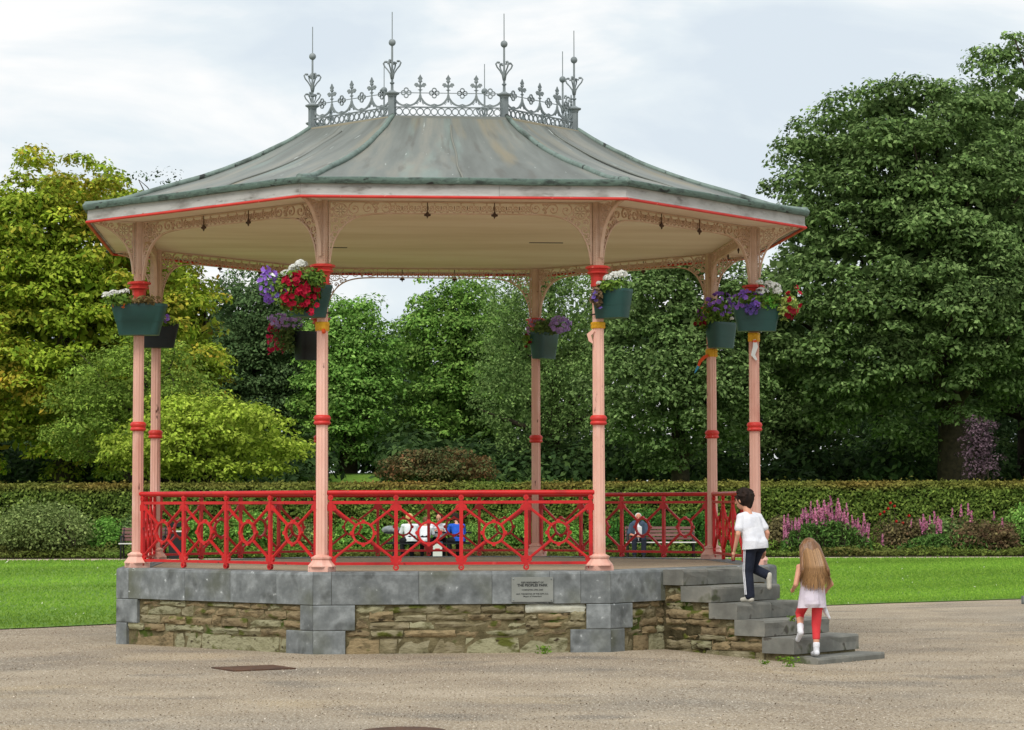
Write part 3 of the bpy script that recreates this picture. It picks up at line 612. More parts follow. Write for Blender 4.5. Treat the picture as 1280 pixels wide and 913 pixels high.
for i in range(8):
    fr = face_fr(i, RIN)
    us = coping.get(i, [-HL, -1.2, -.4, .45, 1.2, HL])
    for k in range(len(us) - 1):
        z0 = .512; prof = [(-.36, PZ), (-.03, PZ), (-.008, PZ - .008), (0, PZ - .03), (.0, z0 + .004), (-.02, z0), (-.36, z0)]
        block(fr, us[k], us[k + 1], prof, k == 0, k == len(us) - 2, RIN, 'coping_stone', M['limestone'], plinth)
    a, b = q_mid.get(i, (.25, .4))[1], q_mid.get((i + 1) % 8, (.25, .4))[0]
    c, d = q_bot.get(i, (.4, .25))[1], q_bot.get((i + 1) % 8, (.4, .25))[0]
    for (u0, u1, z0, z1, m0, m1) in ((-HL, -HL + a, .245, .508, 1, 0), (HL - b, HL, .245, .508, 0, 1), (-HL, -HL + c, -.3, .241, 1, 0), (HL - d, HL, -.3, .241, 0, 1)):
        prof = [(-.2, z1), (-.006, z1), (-.001, z1 - .01), (-.001, z0 + .01), (-.006, z0), (-.2, z0)]
        block(fr, u0, u1, prof, m0, m1, RIN, 'quoin_stone', M['limestone'], plinth)
    # rubble courses
    vis = i in (7, 0, 1)
    rows = [(.445, .505), (.345, .44), (.25, .34)] if i % 2 else [(.415, .505), (.335, .41), (.25, .33)]
    for (z0, z1) in rows + [(.165, .245), (-.15, .16)]:
        lo, hi = (-HL + a, HL - b) if z1 > .25 else (-HL + c, HL - d)
        u = lo + .006
        while u < hi - .03:
            l_ = random.choice([.14, .2, .26, .34, .42, .55]) * (1.35 if z1 < .2 else 1) * (1 if vis else 2.2)
            if hi - (u + l_) < .1: l_ = hi - u - .006
            u1 = u + l_
            white = i == 0 and z0 == rows[0][0] and u < 1.12 < u1
            sd_ += 1
            zz1 = z1 - .004 + random.uniform(-.006, .006); zz0 = z0 + .004 + random.uniform(-.006, .006)
            if .2 < z0 < .4 and random.random() < .22 and l_ < .3: zz1 += .03
            stone_mesh(fr, u + .004, u1 - .004, zz0, zz1, .14, random.uniform(-.030, -.010), sd_).obj('rubble_stone', M['whitestone'] if white else random.choice(RUB), plinth, ang=55)
            u = u1 + .003

# ---- plaque
fr0 = face_fr(0, RIN)
pl = MB(); u0, u1, z0, z1 = .515, .955, .535, .795
pl.box(fr0((u0 + u1) / 2, .012, (z0 + z1) / 2), (u1 - u0, .02, z1 - z0)); plaque = pl.obj('plaque', M['bronze'], band)
for uu in (u0 + .02, u1 - .02):
    for zz in (z0 + .02, z1 - .02): MB().ball(fr0(uu, .024, zz), .008, 8, 5).obj('screw', M['iron'], plaque)
def text_obj(s, size, loc, rot, m, parent, name='lettering', ext=.001, bold=0):
    cu = bpy.data.curves.new(name, 'FONT'); cu.body = s; cu.size = size; cu.align_x = 'CENTER'; cu.align_y = 'CENTER'; cu.extrude = ext; cu.offset = bold; cu.resolution_u = 2
    tmp = bpy.data.objects.new(name, cu); C.objects.link(tmp); me = bpy.data.meshes.new_from_object(tmp); bpy.data.objects.remove(tmp); bpy.data.curves.remove(cu)
    me.materials.clear(); o = link(name, me, m, parent, loc, rot)
    return o
for s_, sz, zz, bd in (('REFURBISHMENT OF', .026, .737, .0004), ("THE PEOPLES PARK", .037, .708, .0012), ('COMPLETED APRIL 2002', .021, .660, .0002), ('ALD. THE MAYOR OF THE CITY, P.C.', .021, .617, .0004), ('Mayor of Waterford', .023, .592, .0002)):
    text_obj(s_, sz, fr0((u0 + u1) / 2, .0235, zz), (R(90), 0, 0), M['ink'], plaque, bold=bd)

# ---- staircase
fs1 = face_fr(1, 0)       # u = t, w = n
NS = [4.08, 4.45, 4.78, 5.13, 5.49, 5.78]; ZS = [.848, .672, .50, .332, .16, -.030]; TR = [.98, .66, .62, .60, .62, .66]
core = MB()
for k in range(5):
    zt = ZS[k] - .17; a, b = -.60, TR[k] - .05
    n0 = 3.72; n1 = NS[k] - .03
    vs = [fs1(u, w_, z) for z in (-.4, zt) for (u, w_) in ((a, n0), (b, n0), (b, n1), (a, n1))]
    core.add(vs, [(3, 2, 1, 0), (4, 5, 6, 7), (0, 1, 5, 4), (1, 2, 6, 5), (2, 3, 7, 6), (3, 0, 4, 7)])
stair = core.obj('staircase', M['mortar'], band)
def step_block(u0, u1, n0, n1, z0, z1):
    rr = random.Random(int(z1 * 1000) + int(u0 * 77)); nu = max(2, int((u1 - u0) / .16)); mb = MB(); vs = []
    prof = [(n0, z1), (n1 - .03, z1), (n1 - .008, z1 - .006), (n1, z1 - .025), (n1 - .004, (z0 + z1) / 2), (n1 - .006, z0), (n0, z0)]; n = len(prof)
    for i in range(nu + 1):
        for w_, z in prof:
            e_ = .008 if i in (0, nu) else 0
            vs.append(fs1(u0 + (u1 - u0) * i / nu + rr.uniform(-.002, .002), w_ + (rr.uniform(-.006, .004) if w_ > n0 else 0) - (e_ if w_ > n0 else 0), z + (rr.uniform(-.004, .002) if z > z0 else 0)))
    fs = [(i * n + k, i * n + (k + 1) % n, (i + 1) * n + (k + 1) % n, (i + 1) * n + k) for i in range(nu) for k in range(n)]
    fs += [tuple(range(n - 1, -1, -1)), tuple(nu * n + k for k in range(n))]
    return mb.add(vs, fs).obj('step_stone', M['stepstone'], stair)
splits = [-.2, .1, .0, -.05, -.18, None]
for k in range(6):
    n0 = 3.795 if k == 0 else NS[k - 1] - .05
    z0 = ZS[k] - (.165 if k < 5 else .25)
    L_ = -.65
    if splits[k] is None: step_block(L_, TR[k], n0, NS[k], z0, ZS[k])
    else:
        step_block(L_, splits[k] - .003, n0, NS[k], z0, ZS[k]); step_block(splits[k] + .003, TR[k], n0, NS[k], z0, ZS[k])
for side in (-1, 1):
    for (z0, z1) in ((-.3, .0), (.0, .1), (.1, .16), (.16, .245), (.245, .33), (.33, .42), (.42, .5), (.5, .59), (.59, .675)):
        nmax = max([NS[k] - .05 for k in range(5) if ZS[k] - .168 >= z1 - .003] or [0])
        if nmax < 3.9: continue
        off = -.60 if side < 0 else None
        if side < 0: fr = (lambda u, w_, z: fs1(-.60 - w_, u, z))
        else: fr = (lambda u, w_, z: fs1(.52 + w_, u, z))
        u = 3.80
        while u < nmax - .02:
            l_ = random.choice([.18, .26, .34, .46]); 
            if nmax - u - l_ < .12: l_ = nmax - u
            sd_ += 1
            stone_mesh(fr, u + .003, u + l_ - .003, z0 + .003, z1 - .004, .08, random.uniform(0, .03), sd_).obj('rubble_stone', random.choice(RUB), stair, ang=55)
            u += l_

# ---- columns
RC = 2.95 / 2 / math.sin(R(22.5)); RCIN = RC * COS8
lobed = lambda q: (1 / max(abs(math.cos(q)), abs(math.sin(q)))) * (1 - .17 * abs(math.sin(2 * q)) ** 3) * (1 - .05 * (abs(math.cos(2 * q)) > .93))
def curve_interp(pts, s):
    for (a, za), (b, zb) in zip(pts, pts[1:]):
        if a <= s <= b: t = (s - a) / (b - a); return za + (zb - za) * t
    return pts[-1][1] if s > pts[-1][0] else pts[0][1]
def smooth_curve(pts, n=24):
    out_ = []; P_ = [pts[0]] + list(pts) + [pts[-1]]
    for i in range(1, len(P_) - 2):
        for k in range(4):
            t = k / 4; q = []
            for d in (0, 1):
                p0, p1, p2, p3 = P_[i - 1][d], P_[i][d], P_[i + 1][d], P_[i + 2][d]
                q.append(.5 * (2 * p1 + (p2 - p0) * t + (2 * p0 - 5 * p1 + 4 * p2 - p3) * t * t + (-p0 + 3 * p1 - 3 * p2 + p3) * t ** 3))
            out_.append(tuple(q))
    out_.append(pts[-1]); return out_
def spiral(c, r, a0, turns=1.35, sgn=1, n=15):
    return [(c[0] + r * (1 - .82 * i / n) * math.cos(a0 + sgn * 2 * math.pi * turns * i / n), c[1] + r * (1 - .82 * i / n) * math.sin(a0 + sgn * 2 * math.pi * turns * i / n)) for i in range(n + 1)]
def pack(inside, radii, rs):
    out_ = []
    for r, tries in radii:
        for _ in range(tries):
            c = inside(rs, r)
            if c and all(math.hypot(c[0] - o[0], c[1] - o[1]) > (r + o[2]) * .97 for o in out_): out_.append((c[0], c[1], r))
    return out_
def bracket_mesh(arch, ztop, s0, thick=.022, frame=True, seed=3, wheel=None):
    rs = random.Random(seed); mb = MB(); F = lambda u, w_, z: Vector((u, w_, z))
    ar = smooth_curve(arch); mb.ribbon(ar, .015, thick + .014, F)
    mb.ribbon([(s0, arch[0][1]), (s0, ztop)], .018, thick + .006, F)
    def inside(rs, r):
        s = rs.uniform(s0 + r, arch[-1][0] - r); lo = max(curve_interp(arch, s + k * r) for k in (-.9, -.5, 0, .5)) + r * .9; 
        lo = max(lo, curve_interp(arch, s - r * .9) + .02 + r * .4)
        return (s, rs.uniform(lo, ztop - r * .9)) if lo < ztop - r * .9 else None
    cs = []
    if wheel:
        cs0 = wheel; cs.append(cs0)
        pts = [(cs0[0] + cs0[2] * math.cos(R(q)), cs0[1] + cs0[2] * math.sin(R(q))) for q in range(0, 361, 24)]; mb.ribbon(pts, .010, thick, F)
        for q in range(0, 360, 45):
            c = (cs0[0] + .55 * cs0[2] * math.cos(R(q)), cs0[1] + .55 * cs0[2] * math.sin(R(q)))
            mb.ribbon([(c[0] + .4 * cs0[2] * math.cos(R(q + a)) * (1 if a % 180 == 0 else .6), c[1] + .4 * cs0[2] * math.sin(R(q + a)) * (1 if a % 180 == 0 else .6)) for a in range(0, 361, 60)], .006, thick * .8, F)
    def ins2(rs, r):
        c = inside(rs, r)
        if c and wheel and math.hypot(c[0] - wheel[0], c[1] - wheel[1]) < r + wheel[2]: return None
        return c
    cs = pack(ins2, ((.07, 60), (.05, 200), (.036, 400), (.025, 600), (.017, 500)), rs)
    for c in cs:
        sg = rs.choice((-1, 1)); mb.ribbon(spiral(c[:2], c[2], rs.uniform(0, 6.28), 1.3, sg, 13), [.009 + .004 * (k < 4) for k in range(14)], thick, F)
        if c[2] > .03: mb.ball((c[0], 0, c[1]), .010, 6, 4)
    return mb
ARCH = [(.074, 4.13), (.104, 4.31), (.165, 4.45), (.245, 4.55), (.365, 4.622), (.526, 4.658), (.74, 4.668)]
ARCH_R = [(.074, 4.20), (.10, 4.38), (.17, 4.54), (.29, 4.66), (.42, 4.735), (.54, 4.765)]
br_me = bracket_mesh(ARCH, 4.795, .074, wheel=(.19, 4.695, .075)).mesh('bracket')
brr_me = bracket_mesh(ARCH_R, 4.79, .074, seed=9, wheel=(.19, 4.70, .07)).mesh('bracket')
sh = MB(); sh.lathe([(.060, .97), (.058, 1.4), (.055, 2.4), (.053, 3.92)], 32, shape=lobed)
for q in range(4):      # fine ribs on the shaft faces
    a = R(90 * q); c, s_ = math.cos(a), math.sin(a)
    for o_ in (-.016, .016):
        sh.tube([(c * .0565 - s_ * o_, s_ * .0565 + c * o_, 1.05), (c * .052 - s_ * o_, s_ * .052 + c * o_, 3.9)], .005, 4, cap=False)
shaft_me = sh.mesh('column', ang=35)
up_ = MB(); up_.lathe([(.052, 4.10), (.056, 4.14), (.056, 4.80)], 32, shape=lobed)
for q in range(4):
    a = R(90 * q); c, s_ = math.cos(a), math.sin(a)
    for o_ in (-.03, .03):
        for k in range(26):
            up_.ball((c * .056 - s_ * o_, s_ * .056 + c * o_, 4.16 + k * .024), .0075, 5, 3)
upper_me = up_.mesh('upper_post', ang=35)
bs = MB(); bs.box((0, 0, .878), (.225, .225, .056)); bs.lathe([(.150, .906), (.148, .918), (.120, .95), (.105, .972), (.100, .985), (.112, .992), (.112, 1.008), (.090, 1.016), (.072, 1.03)], 8, ang=R(22.5)); base_me = bs.mesh('column_base')
rg = MB(); rg.lathe([(.070, 2.405), (.088, 2.415), (.092, 2.427), (.086, 2.44), (.080, 2.447), (.086, 2.46), (.094, 2.476), (.088, 2.492), (.078, 2.505), (.068, 2.51)], 16, shape=None); ring_me = rg.mesh('collar_ring', ang=50)
cp = MB(); cp.lathe([(.070, 3.89), (.080, 3.895), (.080, 3.915), (.074, 3.92), (.076, 3.99), (.084, 4.02), (.112, 4.035), (.114, 4.052), (.100, 4.058), (.106, 4.078), (.134, 4.086), (.136, 4.104), (.124, 4.112), (.07, 4.12)], 8, ang=R(22.5)); cap_me = cp.mesh('capital')
for i in range(8):
    col_o = link('column', shaft_me, M['pink'], band, (RC * math.cos(cang(i)), RC * math.sin(cang(i)), 0), (0, 0, cang(i)))
    link('column_base', base_me, M['pink'], col_o); link('collar_ring', ring_me, M['red2'], col_o); link('capital', cap_me, M['red2'], col_o); link('upper_post', upper_me, M['cream'], col_o)
    link('bracket', br_me, M['cream'], col_o, rot=(0, 0, R(112.5))); link('bracket', br_me, M['cream'], col_o, rot=(0, 0, R(-112.5))); link('bracket', brr_me, M['cream'], col_o)

# ---- frieze panels between the columns
fz = MB(); F = lambda u, w_, z: Vector((u, w_, z))
fz.ribbon([(-.75, 4.668), (.75, 4.668)], .012, .024, F); fz.ribbon([(-1.40, 4.79), (1.40, 4.79)], .014, .026, F)
k = -.70
while k < .71:
    for sg, cx_ in ((1, k - .026), (-1, k + .026)):
        fz.ribbon(spiral((cx_ + (cx_ - k) * .35, 4.728), .040, R(90 + 60 * sg), 1.35, sg, 13), .010, .02, F)
    fz.ribbon([(k - .066, 4.678), (k, 4.765), (k + .066, 4.678)], .008, .018, F); fz.ball((k, 0, 4.69), .013, 6, 4)
    fz.ball((k, 0, 4.778), .010, 6, 4); k += .14
fz_me = fz.mesh('frieze_panel')
pe = MB(); pe.tube([(0, 0, .10), (0, 0, 0)], .006, 5)
pe.disc([(0, -.075), (.012, -.05), (.034, -.045), (.036, -.028), (.014, -.02), (.010, 0), (-.010, 0), (-.014, -.02), (-.036, -.028), (-.034, -.045), (-.012, -.05)], .014, F); pe.ball((0, 0, -.034), .013, 6, 4)
pe_me = pe.mesh('pendant')
for i in range(8):
    a = mang(i); o = link('frieze_panel', fz_me, M['cream'], band, (RCIN * math.cos(a), RCIN * math.sin(a), 0), (0, 0, a + R(90)))
    for u in (-.36, .36): link('pendant', pe_me, M['rust'], o, (u, -.03, 4.685))

# ---- ceiling, fascia, gutter
ceil = oct_disc(4.455, 4.80, 4.86, 'ceiling', M['soffit'], band)
for i in range(8):      # soffit battens along the hips and low ribs
    a = cang(i); mb = MB(); mb.tube([(3.9 * math.cos(a), 3.9 * math.sin(a), 4.797), (4.44 * math.cos(a), 4.44 * math.sin(a), 4.797)], .016, 4); mb.obj('batten', M['soffit'], ceil)
for (u, v, l_) in ((-1.75, -2.0, .36), (1.3, .3, .42), (-1.3, 1.0, .3)): MB().box((u, v, 4.797), (l_, .028, .008)).obj('dark_crack', M['black'], ceil)  # thin black strips added to draw the dark cracks in the ceiling
for i in range(8):
    fr = face_fr(i, 4.47 * COS8); hl = 4.47 * math.sin(R(22.5))
    cuts = [-hl, hl * random.uniform(-.15, .35), hl]
    for k in range(2):
        prof = [(-.03, 4.909), (0, 4.909), (.002, 4.80), (.012, 4.795), (.012, 4.785), (-.03, 4.785)]
        block(fr, cuts[k], cuts[k + 1], [(a, b + random.uniform(-.002, .002)) for a, b in prof], k == 0, k == 1, 4.47 * COS8, 'fascia_board', M['fascia'], ceil, g=.003)
    mo = MB(); vs = []
    for s_ in (-1, 1):
        for q in range(8):
            w_ = .008 + .017 * math.cos(q * math.pi / 4); z = 4.770 + .016 * math.sin(q * math.pi / 4); vs.append(fr(s_ * hl * (4.47 * COS8 + w_) / (4.47 * COS8), w_, z))
    mo.add(vs, [(q, (q + 1) % 8, (q + 1) % 8 + 8, q + 8) for q in range(8)]); mo.obj('moulding', M['red2'], ceil, smooth=True)

# ---- roof
HP = [(4.50, 4.955), (4.30, 4.985), (4.05, 5.04), (3.6, 5.195), (3.1, 5.36), (2.6, 5.56), (2.25, 5.735), (1.98, 5.88), (1.72, 6.05)]
hp = smooth_curve(HP)
roof = oct_disc(1.74, 6.0, 6.035, 'roof', M['verdigris'], band)
for i in range(8):
    a = mang(i); n_ = Vector((math.cos(a), math.sin(a), 0)); t_ = Vector((-math.sin(a), math.cos(a), 0))
    for hf in (0, 1):
        mb = MB(); vs = []; nu = 6; lift = .004 * hf
        for j, (r, z) in enumerate(hp):
            for q in range(nu + 1):
                u = (-1 + q / nu if hf == 0 else q / nu); uu = u * r * math.sin(R(22.5)); p = n_ * (r * COS8) + t_ * uu
                dz = -.035 * (1 - u * u) * (1 if 1.9 < r < 4.3 else .2) * .5 + .010 * float(wob(np.array([[uu * 1.6 + i * 9, r * 1.4, i * 3.]]), 1)[0]) * (1 if r < 4.4 else 0)
                vs.append((p.x, p.y, z + dz + lift))
        q_ = nu + 1; mb.add(vs, [(j * q_ + k, j * q_ + k + 1, (j + 1) * q_ + k + 1, (j + 1) * q_ + k) for j in range(len(hp) - 1) for k in range(nu)])
        o = mb.obj('roof_sheet', M['copper'], roof, smooth=True); uvl = o.data.uv_layers.new(name='UVMap'); UVV = []
        for j, (r, z) in enumerate(hp):
            for q in range(nu + 1): UVV.append(((-1 + q / nu if hf == 0 else q / nu) * (r * .5 + 2.25) * .38 + i * 7.3 + hf * 3.1, r + i * 2.7))
        uvl.data.foreach_set('uv', np.array([UVV[l_.vertex_index] for l_ in o.data.loops], dtype=np.float32).reshape(-1))
    mb = MB(); pts = []
    for r, z in hp[4:-3]: p = n_ * (r * COS8) + t_ * (.01 * math.sin(r * 5)); pts.append((p.x, p.y, z - .008))
    mb.tube(pts, .011, 5); mb.obj('seam', M['copper'], roof, smooth=True)
    # hip roll
    c = cang(i); mb = MB(); pts = [(r * math.cos(c), r * math.sin(c), z + .012) for r, z in hp]
    rs_ = [.036 - .008 * (k / len(pts)) + random.uniform(-.002, .002) for k in range(len(pts))]; mb.tube(pts, rs_, 8); mb.ball((4.49 * math.cos(c), 4.49 * math.sin(c), 4.955), .042, 8, 5, sc=(1, 1, .8)); mb.obj('hip_roll', M['verdigris'], roof, smooth=True)
    # gutter edge, slightly sagging lengths
    fr = face_fr(i, 4.53 * COS8); hl = 4.53 * math.sin(R(22.5)); mb = MB(); vs = []; K = 10
    prof = [(-.09, 4.975), (-.02, 4.974), (-.004, 4.965), (.0, 4.945), (-.006, 4.925), (-.016, 4.905), (-.07, 4.905)]; n = len(prof)
    for k in range(K + 1):
        u = hl * (-1 + 2 * k / K); j = 0 if k in (0, K) else random.uniform(-.005, .005)
        for w_, z in prof: vs.append(fr(u * (4.53 * COS8 + w_) / (4.53 * COS8), w_, z + j))
    mb.add(vs, [(k * n + q, k * n + (q + 1) % n, (k + 1) * n + (q + 1) % n, (k + 1) * n + q) for k in range(K) for q in range(n)]); mb.obj('gutter', M['gutter'], roof, ang=40)
    # flashing under the cresting
    fr = face_fr(i, 1.75 * COS8); hl = 1.75 * math.sin(R(22.5)); prof = [(-.06, 6.045), (.0, 6.045), (.012, 6.03), (.035, 5.955), (.02, 5.95), (-.06, 6.0)]
    block(fr, -hl, hl, prof, 1, 1, 1.75 * COS8, 'flashing', M['copper'], roof, g=0)

# ---- cresting
RT = 1.70; RTI = RT * COS8; HT = RT * math.sin(R(22.5))
cb = MB(); F = lambda u, w_, z: Vector((u, w_, z))
cb.ribbon([(-HT + .03, 6.05), (HT - .03, 6.05)], .012, .022, F); cb.ribbon([(-HT + .03, 6.155), (HT - .03, 6.155)], .013, .022, F)
nr = 15; pitch = 2 * (HT - .04) / nr
for k in range(nr):
    c = (-HT + .04 + pitch * (k + .5), 6.102); cb.ribbon([(c[0] + .038 * math.cos(R(q)), c[1] + .040 * math.sin(R(q))) for q in range(0, 361, 30)], .011, .014, F)
cb.ribbon([(-HT + .03, 6.322), (HT - .03, 6.322)], .008, .010, F)
js = [-HT + .01, -HT / 2, 0, HT / 2, HT - .01]
for a, b in zip(js, js[1:]):
    m_ = (a + b) / 2; h = (b - a) / 2
    pts = [(m_ + h * math.sin(R(q)) * .97, 6.172 + .145 * (1 - math.cos(R(q))) ** 1.15) for q in range(-84, 85, 12)]
    cb.ribbon(pts, [.014 + .012 * abs(math.sin(R(q))) * (abs(q) < 70) for q in range(-84, 85, 12)], .014, F)
    cb.ribbon([(m_ - h * .25, 6.178), (m_, 6.192), (m_ + h * .25, 6.178)], .012, .012, F)
    for s_ in (-1, 1): cb.ribbon([(m_ + s_ * h * .62, 6.215), (m_ + s_ * h * .80, 6.19), (m_ + s_ * h * .86, 6.215)], .010, .012, F)
cb_me = cb.mesh('cresting_panel')
qf = MB()
for q in (0, 90, 180, 270):
    c = (.030 * math.cos(R(q)), .030 * math.sin(R(q))); qf.ribbon([(c[0] * 1.1 + .024 * math.cos(R(a)), c[1] * 1.1 + .024 * math.sin(R(a))) for a in range(0, 361, 36)], .013, .014, F)
qf.ball((0, 0, 0), .016, 8, 5, sc=(1, .6, 1)); qf_me = qf.mesh('quatrefoil')
fl = MB(); fl.tube([(0, 0, -.11), (0, 0, .12)], .010, 6)
fl.disc([(0, .215), (.012, .19), (.030, .165), (.016, .150), (.026, .130), (0, .118), (-.026, .130), (-.016, .150), (-.030, .165), (-.012, .19)], .016, F)
for s_ in (-1, 1):
    fl.disc([(s_ * .008, .085), (s_ * .035, .115), (s_ * .062, .110), (s_ * .072, .088), (s_ * .055, .078), (s_ * .050, .062), (s_ * .030, .070), (s_ * .010, .062)][:: s_], .016, F)
    fl.ribbon([(0, .02), (s_ * .018, .035), (s_ * .026, .03)], .008, .012, F)
fl.ball((0, 0, .13), .018, 7, 5); fl.ball((0, 0, .035), .016, 7, 5, sc=(1, 1, .5)); fl_me = fl.mesh('fleuron')
for i in range(8):
    a = mang(i); cr_ = link('cresting_panel', cb_me, M['iron'], band, (RTI * math.cos(a) - .02, RTI * math.sin(a), 0), (0, 0, a + R(90)))
    for u in (-.75 * HT, -.25 * HT, .25 * HT, .75 * HT): link('quatrefoil', qf_me, M['iron'], cr_, (u, 0, 6.322))
    for u in (-HT / 2, 0, HT / 2): link('fleuron', fl_me, M['iron'], cr_, (u, 0, 6.325))
fn = MB(); fn.box((0, 0, 6.15), (.075, .075, .30)); fn.lathe([(.05, 6.27), (.056, 6.29), (.084, 6.305), (.086, 6.318), (.050, 6.33), (.03, 6.345)], 12)
fn.lathe([(.018, 6.33), (.016, 6.42), (.028, 6.428), (.028, 6.44), (.014, 6.445), (.014, 6.50), (.024, 6.54), (.013, 6.60), (.012, 6.87), (.006, 6.95), (.0055, 7.265)], 8)
fn_me = fn.mesh('finial', ang=40)
bl = MB().ball((0, 0, 6.907), .042, 14, 9).mesh('finial_ball', True)
lv = MB()
for q in (0, 90, 180, 270):
    rm = Matrix.Rotation(R(q), 3, 'Z'); pts = [rm @ Vector(p) for p in ((.01, 0, 6.48), (.022, 0, 6.54), (.055, 0, 6.59), (.092, 0, 6.63), (.108, 0, 6.665), (.088, 0, 6.69), (.070, 0, 6.675))]
    lv.tube(pts, [.009, .009, .008, .009, .010, .009, .005], 6); lv.ball(rm @ Vector((.074, 0, 6.685)), .020, 7, 5, sc=(1, 1, .7)); lv.ball(rm @ Vector((.050, 0, 6.665)), .012, 6, 4)
lv_me = lv.mesh('scroll_leaf', True)
for i in range(8):
    c = cang(i); o = link('finial', fn_me, M['iron'], band, (RT * math.cos(c) - .02, RT * math.sin(c), 0), (0, 0, c))
    link('finial_ball', bl, M['iron'], o); link('scroll_leaf', lv_me, M['iron'], o)

# ---- balustrades
PU = [-1.385, -.6925, 0, .6925, 1.385]
tr = MB().tube([(-1.43, 0, 1.688), (1.43, 0, 1.688)], .026, 10).mesh('balustrade', ang=40)
mr = MB().box((0, 0, 1.585), (2.80, .022, .032)).mesh('middle_rail'); brl = MB().box((0, 0, .937), (2.80, .03, .030)).mesh('bottom_rail')
ps = MB(); ps.box((0, 0, 1.26), (.038, .034, .66)); ps.box((0, 0, 1.625), (.030, .028, .09))
for z, r in ((.895, .033), (1.635, .027)):
    ps.ribbon([(r * math.cos(R(q)) * .72, z + r * math.sin(R(q)) * .72) for q in range(0, 361, 30)], .018, .036, F); ps.ball((0, -.012, z), .008, 6, 4)
for s_ in (-1, 1):
    for z in (1.535, .985): ps.disc([(s_ * .016, z - .038), (s_ * .045, z - .036), (s_ * .062, z - .012), (s_ * .055, z + .02), (s_ * .016, z + .036)][:: s_], .028, F)
post_me = ps.mesh('post')
ri = MB(); ri.ribbon([(.112 * math.cos(R(q)), .112 * math.sin(R(q)) * 1.02) for q in range(0, 361, 20)], .024, .030, F)
for q in (0, 90, 180, 270): c = (.122 * math.cos(R(q)), .122 * math.sin(R(q))); ri.disc([(c[0] + .024 * math.cos(R(a)), c[1] + .024 * math.sin(R(a))) for a in range(0, 360, 60)], .036, F)
ring2_me = ri.mesh('ring')
for i in range(8):
    if i == 1: continue
    a = mang(i); b = link('balustrade', tr, M['red'], band, (RCIN * math.cos(a), RCIN * math.sin(a), 0), (0, 0, a + R(90)))
    link('middle_rail', mr, M['red'], b); link('bottom_rail', brl, M['red'], b)
    for u in PU: link('post', post_me, M['red'], b, (u, 0, 0))
    for u0, u1 in zip(PU, PU[1:]):
        c = (u0 + u1) / 2; link('ring', ring2_me, M['red'], b, (c, 0, 1.26))
        for sx in (-1, 1):
            for sz in (-1, 1):
                key = 'brace%d%d' % (sx, sz)
                if key not in M:
                    x0, z0 = sx * .085, sz * .088; x1, z1 = sx * .318, sz * .272; mb = MB(); mb.ribbon([(x0, z0), (x1, z1)], .028, .020, F); mb.ribbon([(x0, z0), (x1, z1)], .010, .032, F); M[key] = mb.mesh('brace')
                link('brace', M[key], M['red'], b, (c, 0, 1.26))

# ================================================================== PLANTERS ON THE COLUMNS
def col_world(i): return B2W((RC * math.cos(cang(i)), RC * math.sin(cang(i)), 0))
def tub_mesh(wt, wb, h, dt=.26, db=.19):
    mb = MB(); vs = []
    lv_ = [(0, 0), (h * .42, .42), (h * .425, .47), (h - .03, 1), (h - .03, 1.06), (h, 1.06)]
    n = 20
    def ringp(w_, d_, z):
        o_ = []
        for k in range(n):
            a = 2 * math.pi * k / n; c, s_ = math.cos(a), math.sin(a); e_ = .45
            o_.append((w_ / 2 * math.copysign(abs(c) ** e_, c), d_ / 2 * math.copysign(abs(s_) ** e_, s_), z))
        return o_
    for z, t in lv_:
        vs += ringp(wb + (wt - wb) * t, db + (dt - db) * t, z)
    vs += ringp(wt * .97, dt * .94, h); vs += ringp(wt * .95, dt * .9, h - .05)
    L_ = len(lv_) + 2
    fs = [(j * n + k, j * n + (k + 1) % n, (j + 1) * n + (k + 1) % n, (j + 1) * n + k) for j in range(L_ - 1) for k in range(n)]
    fs += [tuple(range(n - 1, -1, -1)), tuple((L_ - 1) * n + k for k in range(n))]
    return mb.add(vs, fs)
def petunias(n, ctr, rad, cols, size=.028, trail=0.0):
    """five-petalled trumpet flowers scattered on an ellipsoid"""
    P = []; Nn = []; CL = []; base, throat = cols
    for _ in range(n):
        d = unit(1)[0]; d[1] = -abs(d[1]) * .9
        if random.random() < .8: d[2] = abs(d[2]) * (1 if random.random() < .65 else -1)
        c = np.array(ctr) + d * np.array(rad) * random.uniform(.75, 1.08); c[2] -= trail * random.random() ** 2
        nn = d * np.array([.8, 1, .6]) + rng.normal(size=3) * .35; nn /= np.linalg.norm(nn); a = np.cross(nn, [0, 0, 1.01]); a /= np.linalg.norm(a); b = np.cross(nn, a)
        sh_ = random.uniform(.8, 1.15)
        for k in range(5):
            q = 2 * math.pi * k / 5 + random.uniform(-.1, .1); P.append(c + (a * math.cos(q) + b * math.sin(q)) * size * .55); Nn.append(nn + (a * math.cos(q) + b * math.sin(q)) * -.35); CL.append(np.array(base) * sh_ * random.uniform(.85, 1.1))
    return np.array(P), np.array(Nn), np.array(CL), size * .62
def foliage_puff(n, ctr, rad, col, leaf=.026):
    d = unit(n); d[:, 1] = np.where(d[:, 1] > .3, -d[:, 1], d[:, 1]); P = np.array(ctr) + d * np.array(rad) * rng.uniform(.2, 1.05, (n, 1)); Nn = d + rng.normal(size=(n, 3)) * .5; Nn[:, 2] += .4
    return P, Nn, colmix(n, *col), leaf * rng.uniform(.6, 1.4, n)
PLF = (G(96, 128, 52), G(60, 88, 36), G(140, 166, 70))
PUR = (G(150, 106, 206), None); LIL = (G(178, 148, 206), None); REDF = (G(176, 16, 50), None); MAG = (G(198, 30, 84), None); DRED = (G(120, 14, 30), None); PKF = (G(206, 60, 96), None); VIO = (G(104, 84, 160), None)
